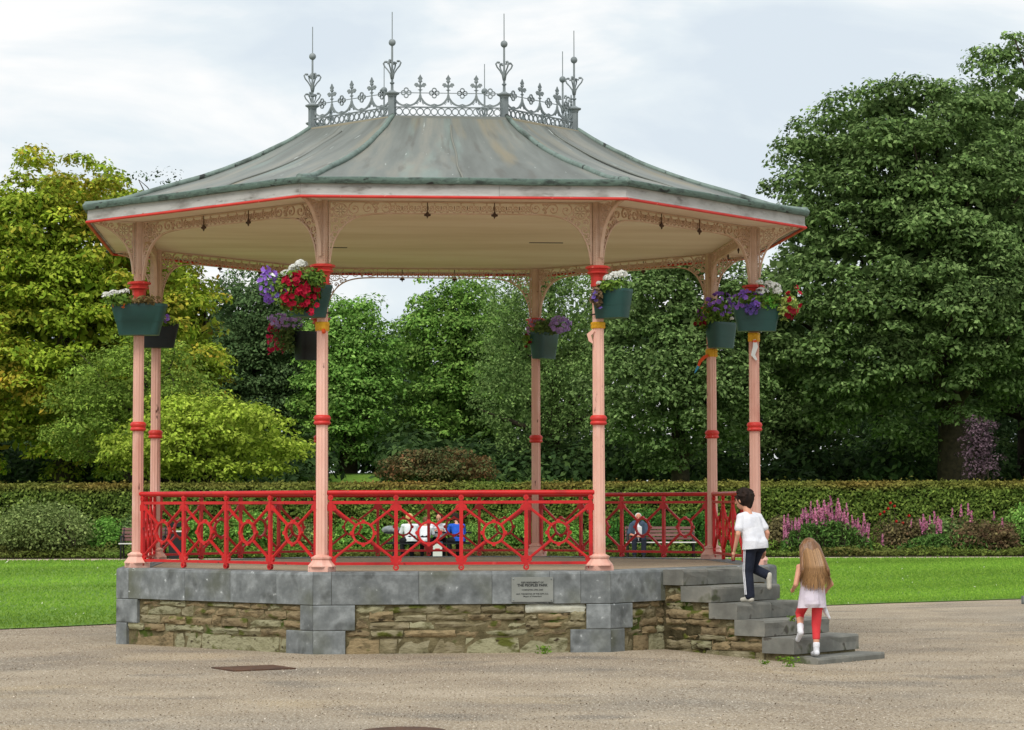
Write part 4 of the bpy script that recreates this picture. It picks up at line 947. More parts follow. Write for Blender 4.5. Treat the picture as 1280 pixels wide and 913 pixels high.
def planter(i, px, ytop, ybot, wpx, wbpx, ang, label, puffs, pets, gers, dy=-.12, tubm='tub', fw=.03):
    c = col_world(i); Y = c.y + dy; s_ = FPX / Y
    h = (ybot - ytop) / s_; wt, wb = wpx / s_, wbpx / s_
    ca = abs(math.cos(R(ang))); wt = min(wt / (ca + .25 * abs(math.sin(R(ang)))), .66); wb = wt * wbpx / wpx
    root = empty('hanging_planter', (at_px(px, Y), Y, z_px(ybot, Y)), R(ang)); tag(root, label, 'planter', 'green flower troughs strapped to the bandstand columns')
    tub_mesh(wt, wb, h).obj('trough', M[tubm], root, ang=40)
    MB().box((0, 0, h - .045), (wt * .88, .2, .03)).obj('compost', M['soil'], root)
    bk = MB(); cl2 = MB(); inv = Matrix.Rotation(-R(ang), 3, 'Z'); v = inv @ Vector((c.x - root.location.x, c.y - root.location.y, 0))
    bk.tube([(v.x * .15, v.y * .15, h * .15), (v.x, v.y, h * .15), (v.x, v.y, h * .75), (v.x * .15, v.y * .15, h * .75)], .012, 6)
    for zz in (h * .15, h * .75): MB().tube([(v.x + .082 * math.cos(q * .5236), v.y + .082 * math.sin(q * .5236), zz) for q in range(12)], .008, 5, close=True).obj('clamp', M['black'], root)
    bk.obj('bracket', M['black'], root)
    def loc(pxx, pyy, dyy=0): # offset in world, then into the planter frame
        w_ = Vector(((pxx - px) / s_, dyy, (ybot - pyy) / s_)); return inv @ w_
    P = []; Nn = []; CC = []; SS = []
    for (qx, qy, rx, rz, n, cl_) in puffs:
        o = loc(qx, qy, -.03 - fw); a_, b_, c_, d_ = foliage_puff(n, o, (rx / s_, .14, rz / s_), cl_ or PLF, .026); P.append(a_); Nn.append(b_); CC.append(c_); SS.append(d_)
    if P: quads('foliage', np.vstack(P), np.vstack(Nn), np.concatenate(SS), np.vstack(CC), M['leaf'], root)
    for (qx, qy, rx, rz, n, cl_, sz) in pets:
        o = loc(qx, qy, -.07 - fw); a_, b_, c_, d_ = petunias(n, o, (rx / s_, .17, rz / s_), cl_, sz); quads('flowers', a_, b_, d_ * np.ones(len(a_)), c_, M['petal'], root, asp=.8, fold=.1)['kind'] = 'stuff'
    for (qx, qy, r) in gers:
        o = loc(qx, qy, -.10); n = 90; d = unit(n); d[:, 2] = np.where(d[:, 2] < -.3, -d[:, 2], d[:, 2]); rr = r / s_
        g_ = quads('geranium_head', d * np.array([rr, rr * .8, rr * .75]), d + rng.normal(size=(n, 3)) * .3, rr * .28 * rng.uniform(.7, 1.2, n), colmix(n, G(232, 232, 226), G(206, 208, 196), G(246, 246, 242), var=.03), M['petal'], root, asp=.8, fold=.2); g_.location = o
        st = MB().tube([loc(qx, qy + r * .5, -.08), loc(qx * .6 + px * .4, ytop + 4, 0)], .005, 5).obj('stalk', M['core'], root)
    return root
planter(7, 173, 379, 418, 69, 50, 0, 'wide green trough facing forward on the leftmost column, white geraniums at one end', [(150, 374, 20, 9, 420, None), (180, 375, 26, 7, 260, (G(128, 110, 70), G(92, 80, 50), G(158, 140, 96)))], [(150, 380, 14, 5, 5, (G(214, 110, 60), None), .022)], [(134, 369, 6), (143, 367, 6.5), (153, 366, 5.5), (158, 364, 4.5)])
planter(6, 197, 404, 434, 52, 40, 10, 'shaded trough on the rear left column with one lilac flower', [(205, 403, 16, 5, 200, None)], [(208, 398, 6, 5, 7, PUR, .03)], [], tubm='tub_shaded')
planter(0, 385, 355, 396, 58, 42, 35, 'trough on the front left column overflowing with crimson petunias and white geraniums', [(372, 366, 34, 28, 2100, None), (352, 360, 18, 16, 420, None), (392, 350, 18, 14, 420, None)], [(373, 368, 27, 25, 100, REDF, .034), (335, 358, 13, 22, 50, PUR, .03), (352, 372, 20, 14, 8, VIO, .028), (388, 382, 12, 14, 10, REDF, .032)], [(358, 343, 7), (368, 336, 7), (377, 331, 8), (362, 349, 6)], fw=.13)
planter(5, 382, 414, 450, 26, 22, 50, 'shaded trough on the hidden rear column spilling magenta and lilac petunias', [(360, 420, 30, 22, 1100, (G(86, 110, 60), G(56, 76, 40), G(120, 142, 82)))], [(344, 424, 14, 21, 60, MAG, .034), (356, 402, 30, 10, 64, LIL, .03), (338, 432, 8, 12, 8, PKF, .03)], [], tubm='tub_shaded', dy=-.2)
planter(4, 680, 416, 449, 34, 27, 55, 'small trough on the rear column right of centre, capped with pale lilac petunias', [(682, 410, 33, 11, 900, (G(92, 116, 62), G(60, 82, 42), G(124, 148, 80))), (660, 422, 12, 10, 240, None)], [(698, 406, 22, 10, 70, LIL, .03), (668, 412, 18, 12, 26, (G(170, 130, 170), None), .028), (655, 426, 4, 8, 5, DRED, .03)], [], dy=-.15)
planter(1, 766, 362, 398, 48, 40, -38, 'trough right of the front right column with white geraniums and trailing brown stems', [(766, 358, 20, 9, 520, None), (750, 372, 8, 14, 240, (G(120, 100, 76), G(86, 70, 54), G(150, 130, 96)))], [(750, 376, 6, 12, 7, VIO, .026)], [(760, 349, 6), (769, 346, 7), (778, 344, 7), (766, 356, 6.5), (749, 355, 3.5)])
planter(3, 902, 404, 436, 37, 31, 45, 'trough on the rear right column with purple petunias spilling left', [(895, 392, 26, 18, 1000, None), (878, 402, 12, 14, 300, None)], [(898, 382, 24, 16, 44, PUR, .032), (880, 392, 12, 10, 18, (G(140, 72, 160), None), .03), (870, 408, 4, 12, 7, DRED, .03)], [(915, 400, 3)], dy=-.2)
planter(2, 947, 381, 415, 60, 48, 0, 'wide trough on the right front column, mixed white, purple and dark red flowers', [(948, 376, 32, 12, 900, None), (984, 384, 16, 18, 360, (G(150, 170, 80), G(100, 124, 50), G(186, 196, 116))), (962, 380, 12, 10, 260, (G(104, 168, 60), G(70, 130, 40), G(140, 196, 84)))], [(936, 378, 20, 14, 30, PUR, .032), (938, 388, 10, 8, 16, VIO, .03), (992, 378, 12, 18, 12, REDF, .034), (986, 394, 8, 5, 8, DRED, .04)], [(953, 367, 8), (968, 361, 8), (962, 357, 6), (950, 355, 5), (972, 366, 6)])

# tape wrapped round the columns
def tape(i, y0, y1, m1, label, extra=None):
    c = col_world(i); zc0, zc1 = z_px(y1, c.y), z_px(y0, c.y); root = empty('tape_wrap', (c.x, c.y, zc0)); root.rotation_euler.z = PHI + cang(i)
    tag(root, label, 'tape', 'coloured tape wrapped round the columns'); h = zc1 - zc0
    MB().lathe([(.066, 0), (.070, h * .2), (.067, h * .5), (.071, h * .8), (.066, h)], 24, shape=lambda q: lobed(q) * (1 + .02 * math.sin(q * 5))).obj('wrap', m1, root)
    if extra: extra(root, h, root.rotation_euler.z)
    return root
def ex_orange(root, h, rz):
    inv = Matrix.Rotation(-rz, 3, 'Z'); mb = MB(); mb.ball(inv @ Vector((.02, -.085, -.01)), .04, 8, 5, sc=(1, .5, .7)); mb.obj('knot', M['orange'], root)
def ex_hang(root, h, rz):
    inv = Matrix.Rotation(-rz, 3, 'Z'); mb = MB(); mb.ribbon([(-.05, .02), (-.10, -.01), (-.15, -.06), (-.175, -.12)], [.03, .045, .04, .03], .02, lambda u, w_, z: inv @ Vector((u, w_ - .06, z))); mb.obj('streamer', M['orange'], root)
    mb = MB(); mb.ribbon([(-.175, -.12), (-.20, -.17), (-.225, -.215)], [.03, .026, .006], .02, lambda u, w_, z: inv @ Vector((u, w_ - .06, z))); mb.obj('streamer', M['bluetape'], root)
def ex_tag(root, h, rz):
    inv = Matrix.Rotation(-rz, 3, 'Z'); mb = MB(); mb.ribbon([(0, .02), (.01, -.06), (-.02, -.16), (.02, -.22)], [.03, .06, .05, .02], .012, lambda u, w_, z: inv @ Vector((u, w_ - .085, z))); mb.obj('scrap', M['pale'], root)
    mb = MB(); mb.ball(inv @ Vector((.0, -.085, .0)), .03, 8, 5, sc=(1, .5, .6)); mb.obj('knot', M['orange'], root)
def ex_side(root, h, rz):
    inv = Matrix.Rotation(-rz, 3, 'Z'); mb = MB(); mb.ribbon([(-.05, -.02), (-.10, -.07), (-.085, -.13), (-.06, -.16)], [.03, .05, .04, .01], .015, lambda u, w_, z: inv @ Vector((u, w_ - .05, z))); mb.obj('scrap', M['pink'], root)
tape(0, 402, 413, M['yellow'], 'yellow tape with an orange knot on the front left column', ex_orange)
tape(1, 403, 411, M['yellow'], 'yellow tape band with a pink scrap on the front right column', ex_side)
tape(3, 437, 447, M['yellow'], 'yellow tape with an orange and blue streamer on the rear right column', ex_hang)
tape(2, 417, 428, M['yellow'], 'yellow tape with a pale hanging scrap on the right front column', ex_tag)

# ================================================================== GROUND DETAILS
gc = empty('drain_cover', (at_px(318, 22.55), 22.55, .0)); tag(gc, 'rusty rectangular metal cover set in the gravel left of the plinth', 'drain cover')
MB().box((0, 0, .006), (.60, .50, .012), rot=Matrix.Rotation(R(30), 3, 'Z')).obj('cover_plate', M['rust'], gc)
fr_ = MB(); rz_ = Matrix.Rotation(R(30), 3, 'Z')
for a, b, c, d in ((0, .262, .64, .02), (0, -.262, .64, .02), (.312, 0, .02, .50), (-.312, 0, .02, .50)): fr_.box(rz_ @ Vector((a, b, .005)), (c, d, .014), rot=rz_)
fr_.obj('frame', M['rust'], gc)
g2 = empty('drain_cover', (at_px(505, 16.25), 16.25, 0)); tag(g2, 'round reddish cover at the bottom edge of the photo', 'drain cover')
MB().lathe([(.27, 0), (.27, .012), (.25, .014)], 28).obj('cover_plate', M['rust'], g2); MB().lathe([(.29, -.02), (.29, .010), (.272, .010)], 28, cap=False).obj('frame', M['rust'], g2)
kb = empty('kerb_stone', (at_px(1277, 39.2), 38.9, -.1)); tag(kb, 'squared grey stone block at the lawn edge on the far right', 'stone'); 
stone_mesh(lambda u, w_, z: Vector((u, -w_, z)), -.07, .12, 0, .13, .2, .0, 5, rough=.004).obj('block', M['limestone'], kb)
# leaves and weeds
def weed(px, Yd, z, r, n, label):
    root = empty('weed', (at_px(px, Yd), Yd, z)); tag(root, label, 'weed')
    for q in range(3):
        m_ = n // 3; a = rng.uniform(0, 6.28, m_); t = rng.random(m_); P = np.stack([np.cos(a) * r * t, np.sin(a) * r * t * .6, rng.random(m_) * r * .9], 1)
        quads('leaf_tuft', P, rng.normal(size=(m_, 3)) + np.array([0, -.5, .6]), .018 * rng.uniform(.5, 1.6, m_), colmix(m_, G(104, 140, 40), G(70, 104, 28), G(140, 176, 60)), M['leaf'], root, asp=.3)['kind'] = 'stuff'
weed(679, 24.66, 0, .09, 90, 'tuft of green weed growing at the foot of the plinth wall')
weed(983, 23.9, -.1, .13, 150, 'leafy green weed beside the lowest stone step')
weed(952, 24.1, -.1, .07, 60, 'small weed where the stair wall meets the gravel')
weed(988, 24.75, .332, .06, 50, 'little weed growing on the fourth stone step')

# ================================================================== BENCHES
def bench(px0, px1, Y, label, dark=False):
    x0, x1 = at_px(px0, Y), at_px(px1, Y); L_ = x1 - x0; root = empty('park_bench', ((x0 + x1) / 2, Y, .03)); tag(root, label, 'bench', 'park benches along the flower bed')
    for k in range(4): MB().box((0, -.02 - k * .115, .44), (L_, .09, .03)).obj('seat_slat', M['pale' if (k == 3) else 'wood'], root)  # front slat pale: white highlight along the seat put into the colour
    for k in range(4): MB().box((0, .12 + k * .035, .55 + k * .10), (L_, .03, .075), rot=Matrix.Rotation(R(-14), 3, 'X')).obj('back_slat', M['wood'], root)
    for sx in (-1, 1):
        mb = MB(); x = sx * (L_ / 2 - .06)
        mb.tube([(x, -.36, 0), (x, -.34, .40), (x, -.30, .64), (x, .10, .66)], .028, 6); mb.tube([(x, .22, 0), (x, .06, .42), (x, .26, .92)], .028, 6); mb.tube([(x, -.36, .42), (x, .06, .42)], .028, 6); mb.obj('bench_end', M['black'], root, smooth=True)
    return root
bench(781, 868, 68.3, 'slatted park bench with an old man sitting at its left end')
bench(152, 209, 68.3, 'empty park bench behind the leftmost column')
lb = empty('litter_bin', (at_px(222, 68.3), 68.3, .03)); tag(lb, 'black box litter bin beside the left bench', 'bin')
MB().box((0, 0, .38), (.42, .4, .76)).obj('bin_body', M['black'], lb); MB().box((0, 0, .98), (.44, .42, .12)).obj('hood', M['black'], lb)
for sx in (-1, 1): MB().box((sx * .2, 0, .85), (.03, .36, .18)).obj('side_post', M['black'], lb)
MB().box((0, -.005, .79), (.46, .44, .04)).obj('rim', M['pale'], lb)
# picnic table
PTY = 67.6
pt = empty('picnic_table', (at_px(535, PTY), PTY, .03)); tag(pt, 'dark picnic table with people around it beyond the bandstand', 'table')
for k in range(5): MB().box((0, -.3 + k * .15, .74), (2.5, .14, .04)).obj('top_board', M['dark'], pt)
for sy in (-1, 1):
    for k in range(2): MB().box((0, sy * (.68 + k * .14), .44), (2.5, .13, .04)).obj('seat_board', M['dark'], pt)
for sx in (-.95, .95):
    MB().tube([(sx, -.75, 0), (sx, -.2, .72)], .04, 4).tube([(sx, .75, 0), (sx, .2, .72)], .04, 4).tube([(sx, -.8, .4), (sx, .8, .4)], .04, 4).obj('leg_frame', M['dark'], pt)
jk = MB().ball((at_px(489, 67.5), 67.5, .85), .25, 14, 8, sc=(1.1, .7, .5)); o = jk.obj('jacket', M['greyblue'], None, smooth=True); o.data.materials[0] = mat('grey_cloth', srgb(150, 156, 156), srgb(110, 116, 118), scale=6, rough=.9, bump=.8, bscale=8, bdist=.05); tag(o, 'crumpled grey jacket lying on the left end of the picnic table', 'jacket')
cb_ = empty('cardboard_carton', (at_px(547, 66.8), 66.75, .04)); tag(cb_, 'white carton with a small red label on the path by the picnic seat', 'box')
MB().box((0, 0, .22), (.26, .22, .44)).obj('carton_body', M['pale'], cb_); MB().box((0, -.113, .26), (.13, .005, .07)).obj('label_print', M['red'], cb_); MB().box((0, 0, .46), (.28, .24, .05)).obj('lid', M['greyblue'], cb_)
bt = empty('bottle', (at_px(559, 67.5), 67.45, .79)); tag(bt, 'green drink bottle standing on the picnic table left of the person in blue', 'bottle')
MB().lathe([(.035, 0), (.04, .02), (.04, .16), (.015, .22), (.015, .26)], 12).obj('glass', M['tub'], bt); MB().lathe([(.017, .26), (.017, .28)], 10).obj('cap', M['pale'], bt)

# ================================================================== PEOPLE
def remesh_obj(mb, name, m, parent, vox=.008, sm=3, pre=None):
    o = mb.obj(name, m, parent, smooth=True)
    md = o.modifiers.new('remesh', 'REMESH'); md.mode = 'VOXEL'; md.voxel_size = vox; md.use_smooth_shade = True
    if sm: s_ = o.modifiers.new('smooth', 'SMOOTH'); s_.factor = .5; s_.iterations = sm
    dc = o.modifiers.new('decimate', 'DECIMATE'); dc.ratio = .3
    BAKE.append(o); return o
BAKE = []
def V(*a): return Vector(a)
def hand(mb, wr, d, side, up_, k, curl=.5):
    """palm, four unequal bent fingers and a thumb; wr wrist, d forearm direction, side: thumb side vector"""
    d = d.normalized(); side = (side - d * side.dot(d)).normalized(); nrm = d.cross(side)
    mb.cap2(wr, wr + d * .045 * k, .017 * k, .022 * k, 8); mb.ball(wr + d * .045 * k, .028 * k, 10, 6, sc=(1, 1, .9))
    for j, (o_, l_) in enumerate(((.022, .062), (.008, .070), (-.007, .066), (-.021, .052))):
        b = wr + d * .068 * k + side * o_ * k; bend = (d * math.cos(curl) + up_ * math.sin(curl)).normalized(); p1 = b + (d * .8 + bend * .2).normalized() * l_ * .45 * k; p2 = p1 + bend * l_ * .55 * k
        mb.cap2(b, p1, .0088 * k, .008 * k, 7); mb.cap2(p1, p2, .008 * k, .0062 * k, 7)
    b = wr + d * .03 * k + side * .022 * k; p1 = b + (side * .7 + d * .7).normalized() * .032 * k; p2 = p1 + (side * .25 + d).normalized() * .026 * k
    mb.cap2(b, p1, .011 * k, .0095 * k, 7); mb.cap2(p1, p2, .0095 * k, .0075 * k, 7)
def person(label, loc, rz, J, k, parts, hr=.1, face=V(0, 1, 0), vox=.008, group=None, slim=1.0):
    """J: joints in the person's own frame (x right, y ahead, z up). k: body scale for limb radii. parts: clothing builders"""
    root = empty('person', loc, rz); tag(root, label, 'person', group)
    body = MB(); hc = J['head']; f = face.normalized(); rt = f.cross(V(0, 0, 1)).normalized(); u = rt.cross(f)
    rm = Matrix((rt, f, u)).transposed()
    # head: skull, jaw, nose, ears
    body.ball(hc + u * .012 * k, hr, 18, 12, sc=(.80, .96, 1.0), rot=rm)
    body.ball(hc + f * hr * .28 - u * hr * .42, hr * .66, 14, 8, sc=(.88, .95, .95), rot=rm)
    body.cap2(hc + f * hr * .93 + u * hr * .06, hc + f * hr * 1.10 - u * hr * .20, hr * .09, hr * .15, 8)
    body.ball(hc + f * hr * .90 - u * hr * .52, hr * .20, 10, 6, sc=(1.3, .6, .5), rot=rm)
    for s_ in (-1, 1): body.ball(hc + rt * s_ * hr * .82 - f * hr * .05 - u * hr * .08, hr * .24, 8, 6, sc=(.4, .7, 1.1), rot=rm)
    body.cap2(J['neck'] - V(0, 0, .03 * k), hc - f * hr * .15 - u * hr * .5, hr * .46, hr * .42)
    body.cap2(J['chest'] + V(-.045, 0, 0) * k, J['pelvis'], .085 * k * slim, .082 * k * slim); body.cap2(J['chest'] + V(.045, 0, 0) * k, J['pelvis'], .085 * k * slim, .082 * k * slim)
    body.cap2(J['neck'], J['chest'], .04 * k, .08 * k)
    for s_, n_ in ((-1, 'L'), (1, 'R')):
        body.cap2(J['neck'] - V(0, 0, .02 * k), J['sh' + n_], .035 * k, .042 * k)
        body.cap2(J['sh' + n_], J['el' + n_], .040 * k, .031 * k); body.cap2(J['el' + n_], J['wr' + n_], .031 * k, .020 * k)
        d = (J['wr' + n_] - J['el' + n_]); hand(body, J['wr' + n_], d, J.get('thumb' + n_, V(-s_ * .3, 1, .1)), J.get('curl' + n_, V(-s_ * 1, .1, 0)), k * .95)
        body.cap2(J['hip' + n_], J['kn' + n_], .068 * k, .047 * k); body.cap2(J['kn' + n_], J['kn' + n_].lerp(J['an' + n_], .35), .046 * k, .046 * k); body.cap2(J['kn' + n_].lerp(J['an' + n_], .3), J['an' + n_], .046 * k, .029 * k)
    remesh_obj(body, 'body', parts.get('skin', M['skin']), root, vox, 3)
    for s_ in (-1, 1):
        e_ = hc + f * hr * .88 + rt * s_ * hr * .33 + u * hr * .12; MB().ball(e_, hr * .10, 8, 6).obj('eye', M['dark'], root, smooth=True)
    return root, rm, f, rt, u
def shoe(root, an, toe, k, m='shoe'):
    mb = MB(); d = (toe - an).normalized(); a0 = an - d * .025 * k + V(0, 0, -.0) ; mb.cap2(an + V(0, 0, .01), an - V(0, 0, .02 * k), .036 * k, .036 * k); mb.cap2(an - d * .02 * k + V(0, 0, -.025 * k), toe, .034 * k, .030 * k); mb.cap2(an.lerp(toe, .4) + V(0, 0, -.004), toe, .034 * k, .026 * k)
    return remesh_obj(mb, 'shoe', M[m], root, .007, 2)
def shirt(root, J, k, m, hem=.0, sleeve=.6, slim=1.0, flare=.0, name='shirt', sl_r=.056):
    mb = MB(); c, p = J['chest'], J['pelvis'] + V(0, 0, hem)
    mb.cap2(c, p, .10 * k * slim, .112 * k * slim, 14); mb.cap2(p, p + V(0, 0, -.14), .112 * k * slim, .118 * k * slim, 14)
    for s_ in (-1, 1):
        mb.cap2(p + V(s_ * (.04 + flare), 0, .02) * k, p + V(s_ * (.045 + flare), 0, -.13), (.100 + flare * .4) * k * slim, (.108 + flare * .4) * k * slim, 14)
        mb.cap2(c + V(s_ * .052, 0, .01) * k, p + V(s_ * (.035 + flare), 0, .0) * k, .094 * k * slim, (.098 + flare * .4) * k * slim, 14)
    mb.cap2(J['neck'] - V(0, 0, .035 * k), c, .052 * k, .09 * k)
    for n_ in 'LR':
        mb.cap2(J['neck'] - V(0, 0, .035 * k), J['sh' + n_], .045 * k, .055 * k); mb.cap2(J['sh' + n_], J['sh' + n_].lerp(J['el' + n_], sleeve), .052 * k, sl_r * k)
        if sleeve > .99: mb.cap2(J['el' + n_], J['el' + n_].lerp(J['wr' + n_], min(1, (sleeve - 1) * 2 + .01)), .048 * k, .036 * k)
    # open neck: small collar ring
    o = remesh_obj(mb, name, m, root, .008, 2); o['cut'] = p.z - .03; return o
def trousers(root, J, k, m, leg=1.0, name='trousers', r=(.082, .062, .055)):
    mb = MB(); p = J['pelvis']; mb.cap2(p + V(-.03, 0, .02) * k, p + V(.03, 0, .02) * k, .094 * k, .094 * k)
    for n_ in 'LR':
        h, kn, an = J['hip' + n_], J['kn' + n_], J['an' + n_]; mb.cap2(p, h, .092 * k, .088 * k); mb.cap2(h, kn, r[0] * k, r[1] * k)
        lg = leg[n_] if isinstance(leg, dict) else leg; mb.cap2(kn, kn.lerp(an, lg), r[1] * k, r[2] * k)
    return remesh_obj(mb, name, m, root, .008, 2)

# ---- the boy
J = dict(head=V(0, .165, 1.10), neck=V(0, .10, .98), chest=V(0, .06, .86), pelvis=V(0, -.02, .63), shL=V(-.118, .075, .915), shR=V(.118, .07, .915),
    elL=V(-.185, .045, .735), wrL=V(-.17, .125, .56), elR=V(.185, .0, .745), wrR=V(.185, .045, .575), hipL=V(-.065, -.02, .60), knL=V(-.065, .025, .335), anL=V(-.07, -.01, .065),
    hipR=V(.065, -.01, .60), knR=V(.075, .13, .375), anR=V(.085, -.115, .30))
n_, t_ = 4.755, -.40
bp_ = B2W(fs1(t_, n_, 0)); st_ang = PHI + mang(1) + math.pi      # facing up the stairs
BRZ = R(34)
boy_off = Matrix.Rotation(BRZ, 3, 'Z') @ V(-.07, 0, 0)
boy, rm, f, rt, u = person('dark-haired boy in white T-shirt and navy striped trousers climbing the stone steps', (bp_.x - boy_off.x, bp_.y - boy_off.y, .50), BRZ, J, .92, {}, hr=.098, face=V(-.25, 1, -.12), vox=.006)
shirt(boy, J, .92, M['white'], hem=-.02, sleeve=.62, flare=.022, name='t_shirt', sl_r=.058)
trousers(boy, J, .92, M['navy'], leg=.93, r=(.078, .062, .060))
for (q0, q1, q2, sx) in ((J['hipL'], J['knL'], J['anL'], -1), (J['hipR'], J['knR'], J['anR'], 1)):
    for dy in (-.009, .012):
        a_ = q0 + V(sx * .078, dy, .03); b_ = q1 + V(sx * .060, dy, 0); c_ = q1.lerp(q2, .9) + V(sx * .056, dy, 0); MB().tube([a_, a_.lerp(b_, .5) + V(sx * .001, 0, 0), b_, b_.lerp(c_, .5), c_], .0055, 5).obj('side_stripe', M['white'], boy)
shoe(boy, J['anL'] + V(0, 0, -.005), J['anL'] + V(-.005, .12, -.032), .92); shoe(boy, J['anR'] + V(.005, -.02, -.01), J['anR'] + V(.01, -.015, -.13), .92)
hd = J['head']; hb = MB(); hb.ball(hd + u * .024 - f * .022, .107, 16, 10, sc=(.87, .97, .98), rot=rm)
for q in range(60):
    d = unit(1)[0]; d[2] = abs(d[2]) * .9 + .1
    if d[1] > .75: d[1] *= .3
    c_ = hd + rm @ V(d[0] * .094, d[1] * .100 - .020, d[2] * .102 + .022); hb.cap2(c_, c_ + rm @ V(d[0] * .01, .014, .006 + d[2] * .004), .017, .008, 6)
hb.cap2(hd - f * .07 - u * .03, hd - f * .06 - u * .068, .05, .036)
# cut face opening: carve by keeping hair behind the face plane
remesh_obj(hb, 'hair', M['hair_dark'], boy, .006, 1)
MB().ball(V(0, -.105, .99), .001, 5, 3)

# ---- the girl
J = dict(head=V(0, .10, 1.115), neck=V(0, .055, .985), chest=V(0, .035, .87), pelvis=V(.0, -.01, .64), shL=V(-.12, .04, .93), shR=V(.12, .04, .93),
    elL=V(-.185, -.035, .755), wrL=V(-.165, .13, .70), elR=V(.195, -.03, .755), wrR=V(.19, .11, .69), hipL=V(-.062, 0, .60), knL=V(-.075, .19, .45), anL=V(-.115, .05, .275),
    hipR=V(.055, -.01, .60), knR=V(.05, .03, .335), anR=V(.04, .0, .075), curlL=V(.4, .6, .6), curlR=V(-.4, .6, .6))
gp_ = B2W(fs1(-.575, 5.66, 0)); 
GRZ = R(10)
girl, rm, f, rt, u = person('small girl with waist-long fair brown hair, white dress and red leggings stepping up', (gp_.x, gp_.y, -.030), GRZ, J, .92, {}, hr=.098, face=V(.05, 1, -.05), vox=.006)
dr = MB(); c, p = J['chest'], J['pelvis']
for s_ in (-1, 1):
    dr.cap2(c + V(s_ * .045, 0, 0), p + V(s_ * .045, -.005, .06), .080, .090, 14); dr.cap2(p + V(s_ * .045, 0, .05), V(s_ * .055, .02, .40), .092, .122, 14)
dr.cap2(p + V(-.02, -.022, .0), p + V(-.02, -.028, -.06), .104, .104)
o = remesh_obj(dr, 'dress', M['pinkwhite'], girl, .007, 2); o['cut'] = .51
for s_ in (-1, 1): MB().tube([V(s_ * .06, -.05, .93), V(s_ * .065, .0, .985), V(s_ * .06, .08, .95)], .012, 6).obj('strap', M['pinkwhite'], girl)
trousers(girl, J, .92, M['redcloth'], leg=dict(L=.3, R=.50), name='leggings', r=(.074, .056, .046))
for n_ in 'LR':
    a_ = J['an' + n_]; kn = J['kn' + n_]; d = (kn - a_).normalized(); remesh_obj(MB().cap2(a_ - d * .01, a_ + d * .055, .034, .035).cap2(a_ + d * .045, a_ + d * .058, .039, .039), 'sock', M['white'], girl, .006, 1)
shoe(girl, J['anR'] + V(0, 0, -.012), J['anR'] + V(0, .115, -.045), .9, 'white'); shoe(girl, J['anL'] + V(-.0, -.005, -.012), J['anL'] + V(-.01, .07, -.10), .9, 'white')
# cloth held in the right hand
h_ = V(.135, .06, .60); cl_ = MB(); cl_.cap2(h_ + V(-.03, -.05, -.02), h_ + V(.01, -.06, -.13), .022, .028); cl_.cap2(h_ + V(.01, -.06, -.13), h_ + V(.05, -.06, -.20), .028, .014); cl_.cap2(h_ + V(-.06, -.05, .02), h_ + V(-.01, -.05, -.03), .02, .02)
o = remesh_obj(cl_, 'cloth_strip', M['white'], girl, .006, 2)
# long hair: head cap, back volume and strands
hd = J['head']; hb = MB(); hb.ball(hd + u * .014 - f * .016, .108, 18, 12, sc=(.88, .97, 1.0), rot=rm)
for (x0, x1, r0, r1) in ((0, 0, .085, .062), (-.05, -.095, .06, .046), (.05, .11, .06, .048), (-.08, -.15, .04, .034), (.075, .175, .04, .032)):
    hb.cap2(hd + V(x0, -.045, .02), V(x1 * .75, -.085, .90), r0, r1 * 1.2); hb.cap2(V(x1 * .75, -.085, .90), V(x1 * .9, -.085, .80 + abs(x1) * .3), r1 * 1.25, r1 * .55)
remesh_obj(hb, 'hair', mat('fair_brown_hair', srgb(138, 98, 64), srgb(100, 68, 42), srgb(120, 84, 54), scale=22, rough=.45, spec=.5, bump=.9, bscale=50, bdist=.01, stretch=(1, 1, .08)), girl, .007, 2)
NP = 700; st_v = []; st_f = []; st_c = []
for q in range(NP):
    a = random.uniform(-1.5, 1.5); s0 = math.sin(a); top = hd + V(s0 * .070, -.03 - .05 * math.cos(a), .075 - .05 * abs(s0)); x_end = s0 * (.185 if s0 > 0 else .155) + random.gauss(0, .014); zend = random.uniform(.69, .79) + .06 * abs(s0) ** 2 - .04 * (random.random() < .12)
    side_y = -.05 - .105 * math.cos(a)
    pts = [top + V(0, .05 * math.cos(a), .02), hd + V(s0 * .100, side_y * .85, .01), V(s0 * .120, side_y + .02 - .03, .97), V(s0 * .142, side_y * .9 - .035, .89), V((s0 * .150 + x_end) / 2, side_y * .85 - .03, .82), V(x_end, side_y * .75 - .03, zend)]
    cc = np.array(G(158, 120, 80)) * random.uniform(.4, 1.5); w0 = random.uniform(.003, .006); pv = len(st_v); sp_ = smooth_curve([(p.x, p.y) for p in pts]); sz_ = smooth_curve([(p.z, 0) for p in pts])
    for j, ((x, y), (z, _)) in enumerate(zip(sp_, sz_)):
        ww = w0 * (1 - .7 * j / len(sp_)); tw = a + .3; st_v += [(x - math.cos(tw) * ww, y + math.sin(tw) * ww * .4, z), (x + math.cos(tw) * ww, y - math.sin(tw) * ww * .4, z)]; st_c += [cc, cc]
    st_f += [(pv + 2 * j, pv + 2 * j + 1, pv + 2 * j + 3, pv + 2 * j + 2) for j in range(len(sp_) - 1)]
me = bpy.data.meshes.new('hair_strands'); me.from_pydata(st_v, [], st_f); at_ = me.color_attributes.new('tint', 'FLOAT_COLOR', 'POINT'); at_.data.foreach_set('color', np.hstack([np.array(st_c), np.ones((len(st_c), 1))]).astype(np.float32).reshape(-1)); link('hair_strands', me, M['hairmat'], girl)

